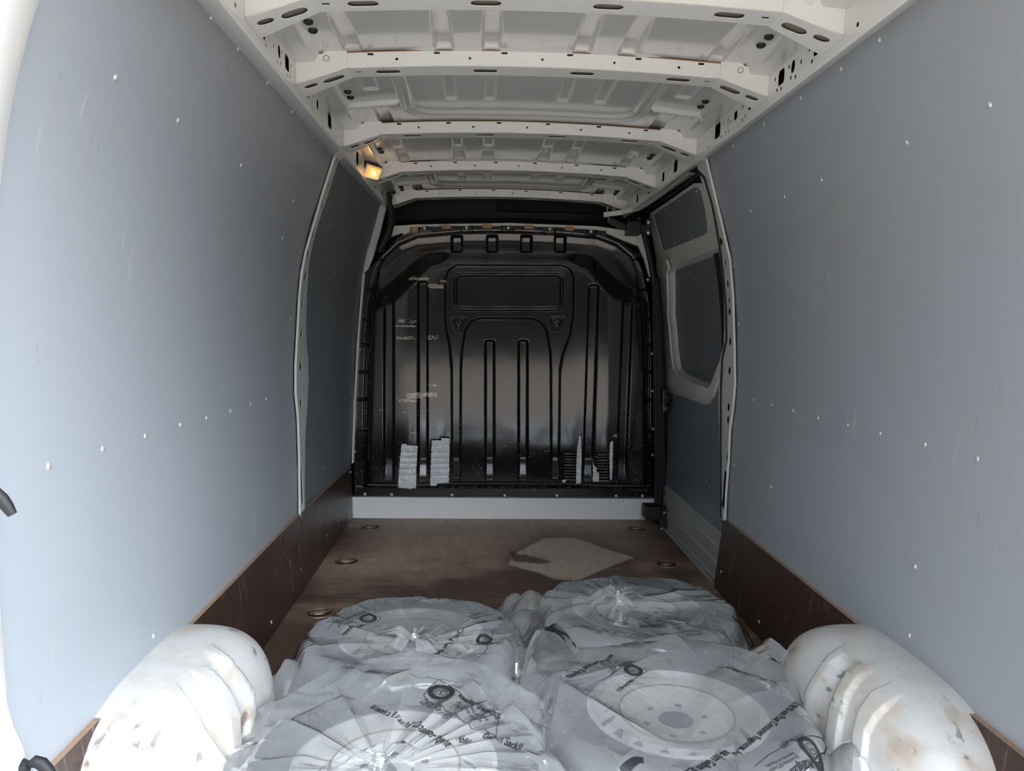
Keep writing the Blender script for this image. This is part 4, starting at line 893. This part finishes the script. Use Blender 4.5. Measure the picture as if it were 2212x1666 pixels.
for i, (cx, cy) in enumerate(WC):
    nt_, nr = 460, 210
    th = np.linspace(0, 2 * PI, nt_ + 1); rm = .45 + .03 * vnoise(np.cos(th) * 2 + 9, np.sin(th) * 2 + 9, i)
    for (mx, my, mr, mh) in BAGX[i]['mounds']:
        a = math.atan2(my - cy, mx - cx); dd = math.hypot(mx - cx, my - cy); da = np.abs((th - a + PI) % (2 * PI) - PI); rm = np.maximum(rm, (dd + mr * 1.15) * np.exp(-(da / .42) ** 4) )
    T, Rr = np.meshgrid(th, np.linspace(.002, 1, nr)); Rr = Rr * rm[None]
    Xg, Yg = cx + Rr * np.cos(T), cy + Rr * np.sin(T)
    lim = hw(.1) - .018
    Xg = np.clip(Xg, -.885, .885)
    Zg = bagH(i, Xg, Yg)
    me, _ = gridmesh('plastic_bag', Xg, Yg, Zg)
    bm = bmesh.new(); bm.from_mesh(me); bmesh.ops.remove_doubles(bm, verts=bm.verts, dist=.0003); bmesh.ops.recalc_face_normals(bm, faces=bm.faces); bm.to_mesh(me); bm.free()
    o = link('plastic_bag', me, 'film', smooth=True, loc=(cx, cy, 0)); tag(o, BLb[i], 'plastic bag', 'clear bags over the wheels'); BAG.append(o)
# the gathered knot and loose loops of film
def film_ribbon(parent, P, Wd, name='film_fold', seed=0, amp=.01):
    """a strip of film: centre line P (3-D), width vectors Wd"""
    P = np.array(P, float); Wd = np.array(Wd, float); n = 60; k = 16
    t = np.linspace(0, len(P) - 1, n); sm = lambda A: np.stack([np.interp(t, np.arange(len(A)), A[:, j]) for j in range(3)], -1)
    def smooth(A):
        for _ in range(4): A[1:-1] = (A[:-2] + A[1:-1] * 2 + A[2:]) / 4
        return A
    c_ = smooth(sm(P)); w_ = smooth(sm(Wd)); u = np.linspace(-1, 1, k)
    G = c_[:, None] + w_[:, None] * u[None, :, None]
    a, b_ = np.meshgrid(u, t); cr = ridge(a * 1.5, b_ * .9, 1.4, seed) + .5 * ridge(a * 3, b_ * 2, 1.7, seed + 5)
    nrm = np.cross(np.gradient(c_, axis=0), w_); nrm /= np.linalg.norm(nrm, axis=1)[:, None] + 1e-9
    G = G + nrm[:, None] * (cr[..., None] - .7) * amp; G[..., 2] = np.maximum(G[..., 2], .004)
    me, _ = gridmesh(name, G[..., 0], G[..., 1], G[..., 2]); return link(name, me, 'film', parent, True)
# loop standing up at the right end of the rear left sack
A1 = at(1128, 1475, 'Y', 2.05); A2 = at(1180, 1352, 'Y', 2.12); A3 = at(1225, 1380, 'Y', 2.12); A4 = at(1262, 1440, 'Y', 2.08)
film_ribbon(BAG[0], [A1, (A1 + A2) / 2 + [-.005, 0, .03], A2, A3, A4], [(.012, .05, 0), (.02, .05, .0), (.03, .05, -.01), (.03, .04, -.03), (.01, .04, -.02)], 'loose_loop', 3, .004)
# carrier-like loop at the right of the far sack
B1 = at(1600, 1440, 'Y', 2.14); B2 = at(1664, 1398, 'Y', 2.14); B3 = at(1700, 1425, 'Y', 2.12); B4 = at(1690, 1465, 'Y', 2.08)
film_ribbon(BAG[1], [B1, B2, B3, B4], [(.005, .03, .016), (.010, .03, .018), (.020, .02, .006), (.016, .03, 0)], 'loose_loop', 9, .004)
for i, (kx, ky) in ((0, (-.335, 2.20)), (1, (.335, 2.56)), (2, (-.35, 1.56))):
    z0 = float(bagH(i, np.array([kx]), np.array([ky]))[0])
    b0 = MB()
    for k in range(3): b0.tube([(kx + .012 * math.cos(a + k), ky + .010 * math.sin(a + k), z0 - .006 + .005 * k) for a in np.linspace(0, 2 * PI, 15)[:-1]], .0035, 6, True)
    b0.build('knot', 'film', BAG[i], True)
    for k in range(5):
        a = k * 1.3 + i; r = .07 + .03 * (k % 3)
        film_ribbon(BAG[i], [(kx, ky, z0 - .004), (kx + r * .5 * math.cos(a), ky + r * .5 * math.sin(a), z0 + .012), (kx + r * math.cos(a), ky + r * math.sin(a), z0 - .014)],
                    [(.004 * math.sin(a), -.004 * math.cos(a), .002), (.02 * math.sin(a), -.02 * math.cos(a), .006), (.03 * math.sin(a), -.03 * math.cos(a), 0)], 'knot_tail', k + 20 * i, .005)

# ------------------------------------------------------------------ printing on the sacks
def bag_at(i, px, py):
    z = .21
    for _ in range(8): P = at(px, py, 'Z', z); z = .5 * z + .5 * float(bagH(i, np.array([P[0]]), np.array([P[1]]))[0])
    return at(px, py, 'Z', z)
def flat_print(i, name, verts, faces, A, B, up=1, m='ink', lift=.0016):
    """2-D art laid on sack i: its u axis runs from A towards B (points on the sack)"""
    A = np.array(A[:2]); B = np.array(B[:2]); d = (B - A) / np.linalg.norm(B - A); n = np.array([-d[1], d[0]]) * up
    V = np.array(verts, float); x = A[0] + V[:, 0] * d[0] + V[:, 1] * n[0]; y = A[1] + V[:, 0] * d[1] + V[:, 1] * n[1]
    z = bagH(i, x, y) + lift
    return link(name, mesh(name, np.stack([x, y, z], -1), faces), m, BAG[i])
_tc = {}
def text_mesh(s, size, bold=0):
    cu = bpy.data.curves.new('t', 'FONT'); cu.body = s; cu.size = size; cu.resolution_u = 2; cu.offset = bold
    ob = bpy.data.objects.new('t', cu); me = ob.to_mesh(); V = [tuple(v.co[:2]) for v in me.vertices]; Fc = [tuple(p.vertices) for p in me.polygons]
    ob.to_mesh_clear(); bpy.data.objects.remove(ob); bpy.data.curves.remove(cu); return V, Fc
def ptext(i, s, pa, pb, h, zz=.21, up=1, bold=0.0):
    A = bag_at(i, *pa); B = bag_at(i, *pb); V, Fc = text_mesh(s, h, bold); V = np.array(V)
    L_ = np.linalg.norm((B - A)[:2]); V[:, 0] *= L_ / max(V[:, 0].max(), 1e-6)
    # cut long faces so that letters follow the folds
    return flat_print(i, 'printed_text', V, Fc, A, B, up)
def ring(r0, r1, n=40):
    V = []; Fc = []
    for k in range(n): a = 2 * PI * k / n; V += [(r0 * math.cos(a), r0 * math.sin(a)), (r1 * math.cos(a), r1 * math.sin(a))]
    for k in range(n): q = (k + 1) % n; Fc.append((2 * k, 2 * k + 1, 2 * q + 1, 2 * q))
    return V, Fc
def emblem(i, pc, pd, r, zz=.21, up=1):
    """round eco emblem: dark ring with lettering, wreath and a figure with spread arms"""
    A = bag_at(i, *pc); B = bag_at(i, *pd); V, Fc = [], []
    def add(v, f): b_ = len(V); V.extend(v); Fc.extend([tuple(k + b_ for k in q) for q in f])
    add(*ring(r * .60, r * .655)); add(*ring(r * .66, r * .76)); add(*ring(r * .92, r))
    # ring body with the letters left open is approximated by dark ring segments between the letters
    for ph, s in ((PI, 'BLAUER ENGEL'), (0, 'DAS UMWELTZEICHEN')):
        n = len(s)
        for k, chh in enumerate(s):
            tv, tf = text_mesh(chh, r * .24)
            if not tv: continue
            tv = np.array(tv); w = tv[:, 0].max() + tv[:, 0].min()
            a = (ph - PI / 2 * .0) + (PI * .86) * (.5 - (k + .5) / n) + PI / 2 if ph == 0 else -PI / 2 - (PI * .86) * (.5 - (k + .5) / n)
            rr = r * .84
            if ph == 0: ca, sa = math.cos(a - PI / 2), math.sin(a - PI / 2); q = [((x - w / 2) * ca - (y - r * .085) * sa + rr * math.cos(a), (x - w / 2) * sa + (y - r * .085) * ca + rr * math.sin(a)) for x, y in tv]
            else: ca, sa = math.cos(a + PI / 2), math.sin(a + PI / 2); q = [((x - w / 2) * ca - (y - r * .085) * sa + rr * math.cos(a), (x - w / 2) * sa + (y - r * .085) * ca + rr * math.sin(a)) for x, y in tv]
            add(q, tf)
    for k in range(22):                                   # laurel wreath
        a = -PI / 2 + (k + 1) / 23 * 2 * PI * .86 + .44; c_ = (r * .49 * math.cos(a), r * .49 * math.sin(a)); t_ = a + .7
        add([(c_[0] + r * .10 * math.cos(t_), c_[1] + r * .10 * math.sin(t_)), (c_[0] + r * .03 * math.cos(t_ + PI / 2), c_[1] + r * .03 * math.sin(t_ + PI / 2)), (c_[0] - r * .10 * math.cos(t_), c_[1] - r * .10 * math.sin(t_)), (c_[0] - r * .03 * math.cos(t_ + PI / 2), c_[1] - r * .03 * math.sin(t_ + PI / 2))], [(0, 1, 2, 3)])
    add(*ring(r * .33, r * .37)); add([(x * r, y * r) for x, y in ((-.03, -.32), (.03, -.32), (.03, .12), (-.03, .12))], [(0, 1, 2, 3)])
    add([(x * r, y * r) for x, y in ((-.26, .13), (0, .03), (.26, .13), (.26, .18), (0, .09), (-.26, .18))], [(0, 1, 4, 5), (1, 2, 3, 4)])
    v, f = ring(.001, r * .06, 12); add([(x, y + r * .2) for x, y in v], f)
    flat_print(i, 'printed_emblem', V, Fc, A, B, up)
    v, f = ring(r * .765, r * .915, 60); o = flat_print(i, 'emblem_band', v, f, A, B, up, 'ink', .0010)
def pline(i, pts, w=.0016, zz=.21, closed=False, name='printed_line'):
    P = [bag_at(i, *p)[:2] for p in pts];
    if closed: P.append(P[0])
    Q = []
    for a, b_ in zip(P, P[1:]):
        n = max(2, int(np.linalg.norm(b_ - a) / .006)); Q += [a + (b_ - a) * k / n for k in range(n)]
    Q.append(P[-1]); Q = np.array(Q); d = np.gradient(Q, axis=0); d /= np.linalg.norm(d, axis=1)[:, None] + 1e-9; nn = np.stack([-d[:, 1], d[:, 0]], -1) * w / 2
    V = np.concatenate([Q + nn, Q - nn]); n = len(Q); z = bagH(i, V[:, 0], V[:, 1]) + .0016
    return link(name, mesh(name, np.stack([V[:, 0], V[:, 1], z], -1), [(k, k + 1, n + k + 1, n + k) for k in range(n - 1)]), 'ink', BAG[i])
# nearest left sack
emblem(2, (953, 1497), (975, 1500), .034)
pline(2, [(915, 1503), (928, 1485), (947, 1469), (968, 1480), (985, 1492), (1040, 1520), (1078, 1548), (1072, 1590), (1020, 1577), (1000, 1560), (960, 1532), (925, 1518)], closed=True)
ptext(2, 'www.blauer-engel.de/uz30a', (988, 1502), (1072, 1556), .030, bold=.0006)
ptext(2, '- Folie zu mindestens 80 % recycelt', (984, 1515), (1050, 1560), .016); ptext(2, '- Begrenzung von Schadstoffen', (979, 1522), (1036, 1562), .016)
ptext(2, 'DE-UZ 30a / 43077', (906, 1518), (972, 1556), .032)
ptext(2, 'Ich bestehe zu 98 % aus Pos', (798, 1530), (880, 1574), .026, bold=.0006)
ptext(2, 't Consumer Regene', (882, 1568), (964, 1616), .034, bold=.0008)
ptext(2, 'Abfälle', (985, 1600), (1015, 1608), .030, bold=.0006); ptext(2, 'Gelben Sack)!', (1040, 1596), (1124, 1622), .032, bold=.0008)
# right front sack
ptext(3, 'Ich bestehe zu 98 % aus Post Consumer Regenerat. Au', (1750, 1518), (1580, 1630), .026, bold=.0006)
ptext(3, 'aus dem Gelben Sack', (1566, 1622), (1478, 1668), .034, bold=.0008)
emblem(3, (1752, 1616), (1730, 1622), .030)
pline(3, [(1630, 1658), (1660, 1632), (1700, 1606), (1745, 1592), (1768, 1594), (1786, 1614), (1782, 1630), (1750, 1655), (1735, 1672)], closed=False)
ptext(3, 'DE-UZ 30a / 43077', (1733, 1586), (1680, 1612), .024); ptext(3, 'www.blauer-engel.de/uz30a', (1752, 1642), (1700, 1672), .022, bold=.0005)
ptext(3, '- Folie zu mindestens 80 % recycelt', (1726, 1632), (1660, 1664), .013); ptext(3, '- Begrenzung von Schadstoffen', (1716, 1625), (1652, 1655), .013)
emblem(3, (1368, 1449), (1350, 1441), .026); pline(3, [(1300, 1472), (1330, 1452), (1348, 1438), (1362, 1434), (1400, 1450), (1380, 1462), (1340, 1488)])
ptext(3, 'DE-UZ 30a / 43077', (1357, 1430), (1310, 1448), .026); ptext(3, 'aus Post Consumer Regenera', (1318, 1415), (1222, 1462), .028, bold=.0006); ptext(3, 'www.blauer-engel.de', (1364, 1468), (1330, 1492), .02, bold=.0004)
pline(3, [(1345, 1672), (1360, 1654), (1378, 1642), (1390, 1644)], .022, name='printed_bar')
# rear left sack
emblem(0, (795, 1337), (780, 1333), .028); pline(0, [(706, 1362), (740, 1342), (772, 1326), (790, 1324), (822, 1336), (815, 1346), (770, 1352), (745, 1370)])
ptext(0, 'DE-UZ 30a / 43077', (786, 1320), (742, 1336), .028); ptext(0, 'www.blauer-engel.de/uz30a', (782, 1350), (736, 1372), .022, bold=.0005); ptext(0, '- Folie zu mindestens 80 % recycelt', (760, 1342), (728, 1356), .014)
emblem(0, (1047, 1383), (1040, 1398), .026); pline(0, [(1044, 1364), (1066, 1362), (1060, 1388), (1052, 1402), (1030, 1425)])
ptext(0, 'zu 98 % aus Post Con', (930, 1430), (1010, 1355), .022, up=1, bold=.0006)
pline(0, [(792, 1470), (800, 1452), (815, 1441), (828, 1439)], .024, name='printed_bar')

# ================================================================== REAR END
def portal(s, nm):
    zs = np.linspace(-.05, 1.9, 40)
    b0 = MB(); rings = []
    V = []; Fc = []
    for z in zs:
        x = float(hw(z)); yb = YR + (.045 * float(sst(.50, .36, z)))
        sec = [(x + .03, yb), (x - .006, yb), (x - .02, yb - .02), (x - .025, yb - .09), (x - .01, 1.0), (x + .06, .96)]
        V += [(s * a, b_, z) for a, b_ in sec]
    m_ = 6
    for k in range(len(zs) - 1):
        for j in range(m_ - 1): Fc.append((k * m_ + j, k * m_ + j + 1, (k + 1) * m_ + j + 1, (k + 1) * m_ + j))
    o = link('trim_rear_pillar_' + nm, mesh('p', V, Fc), 'paint', smooth=True); tag(o, kind='structure'); return o
portal(-1, 'left'); portal(1, 'right')
# black door retaining strap and rubber buffers at the left rear edge
P = [at(*p, 'Y', 1.20) for p in [(-40, 1040), (-12, 1062), (4, 1078), (16, 1095), (27, 1112)]]
o = MB().tube(P, [.008, .009, .010, .0095, .007], 10).build('door_strap', 'rubber', None, True, loc=P[0]); tag(o, 'short black curved door strap at the left edge of the picture', 'strap')
q = at(46, 1658, 'Y', 1.30); o = MB().lathe([(.0001, .012), (.009, .011), (.014, .004), (.015, -.012), (.013, -.03)], q, 20, (.3, -.3, 1)).build('rubber_buffer', 'rubber', None, True, loc=q); tag(o, 'small round black rubber buffer in the lower left corner', 'buffer')
P = [at(*p, 'Y', 1.30) for p in [(66, 1652), (76, 1645), (90, 1650), (102, 1662), (112, 1676)]]
o = MB().tube(P, [.007, .010, .011, .010, .009], 10).build('rubber_strap_end', 'rubber', None, True, loc=P[0]); tag(o, 'curved black rubber strap end right of the small round buffer, lower left corner', 'strap')
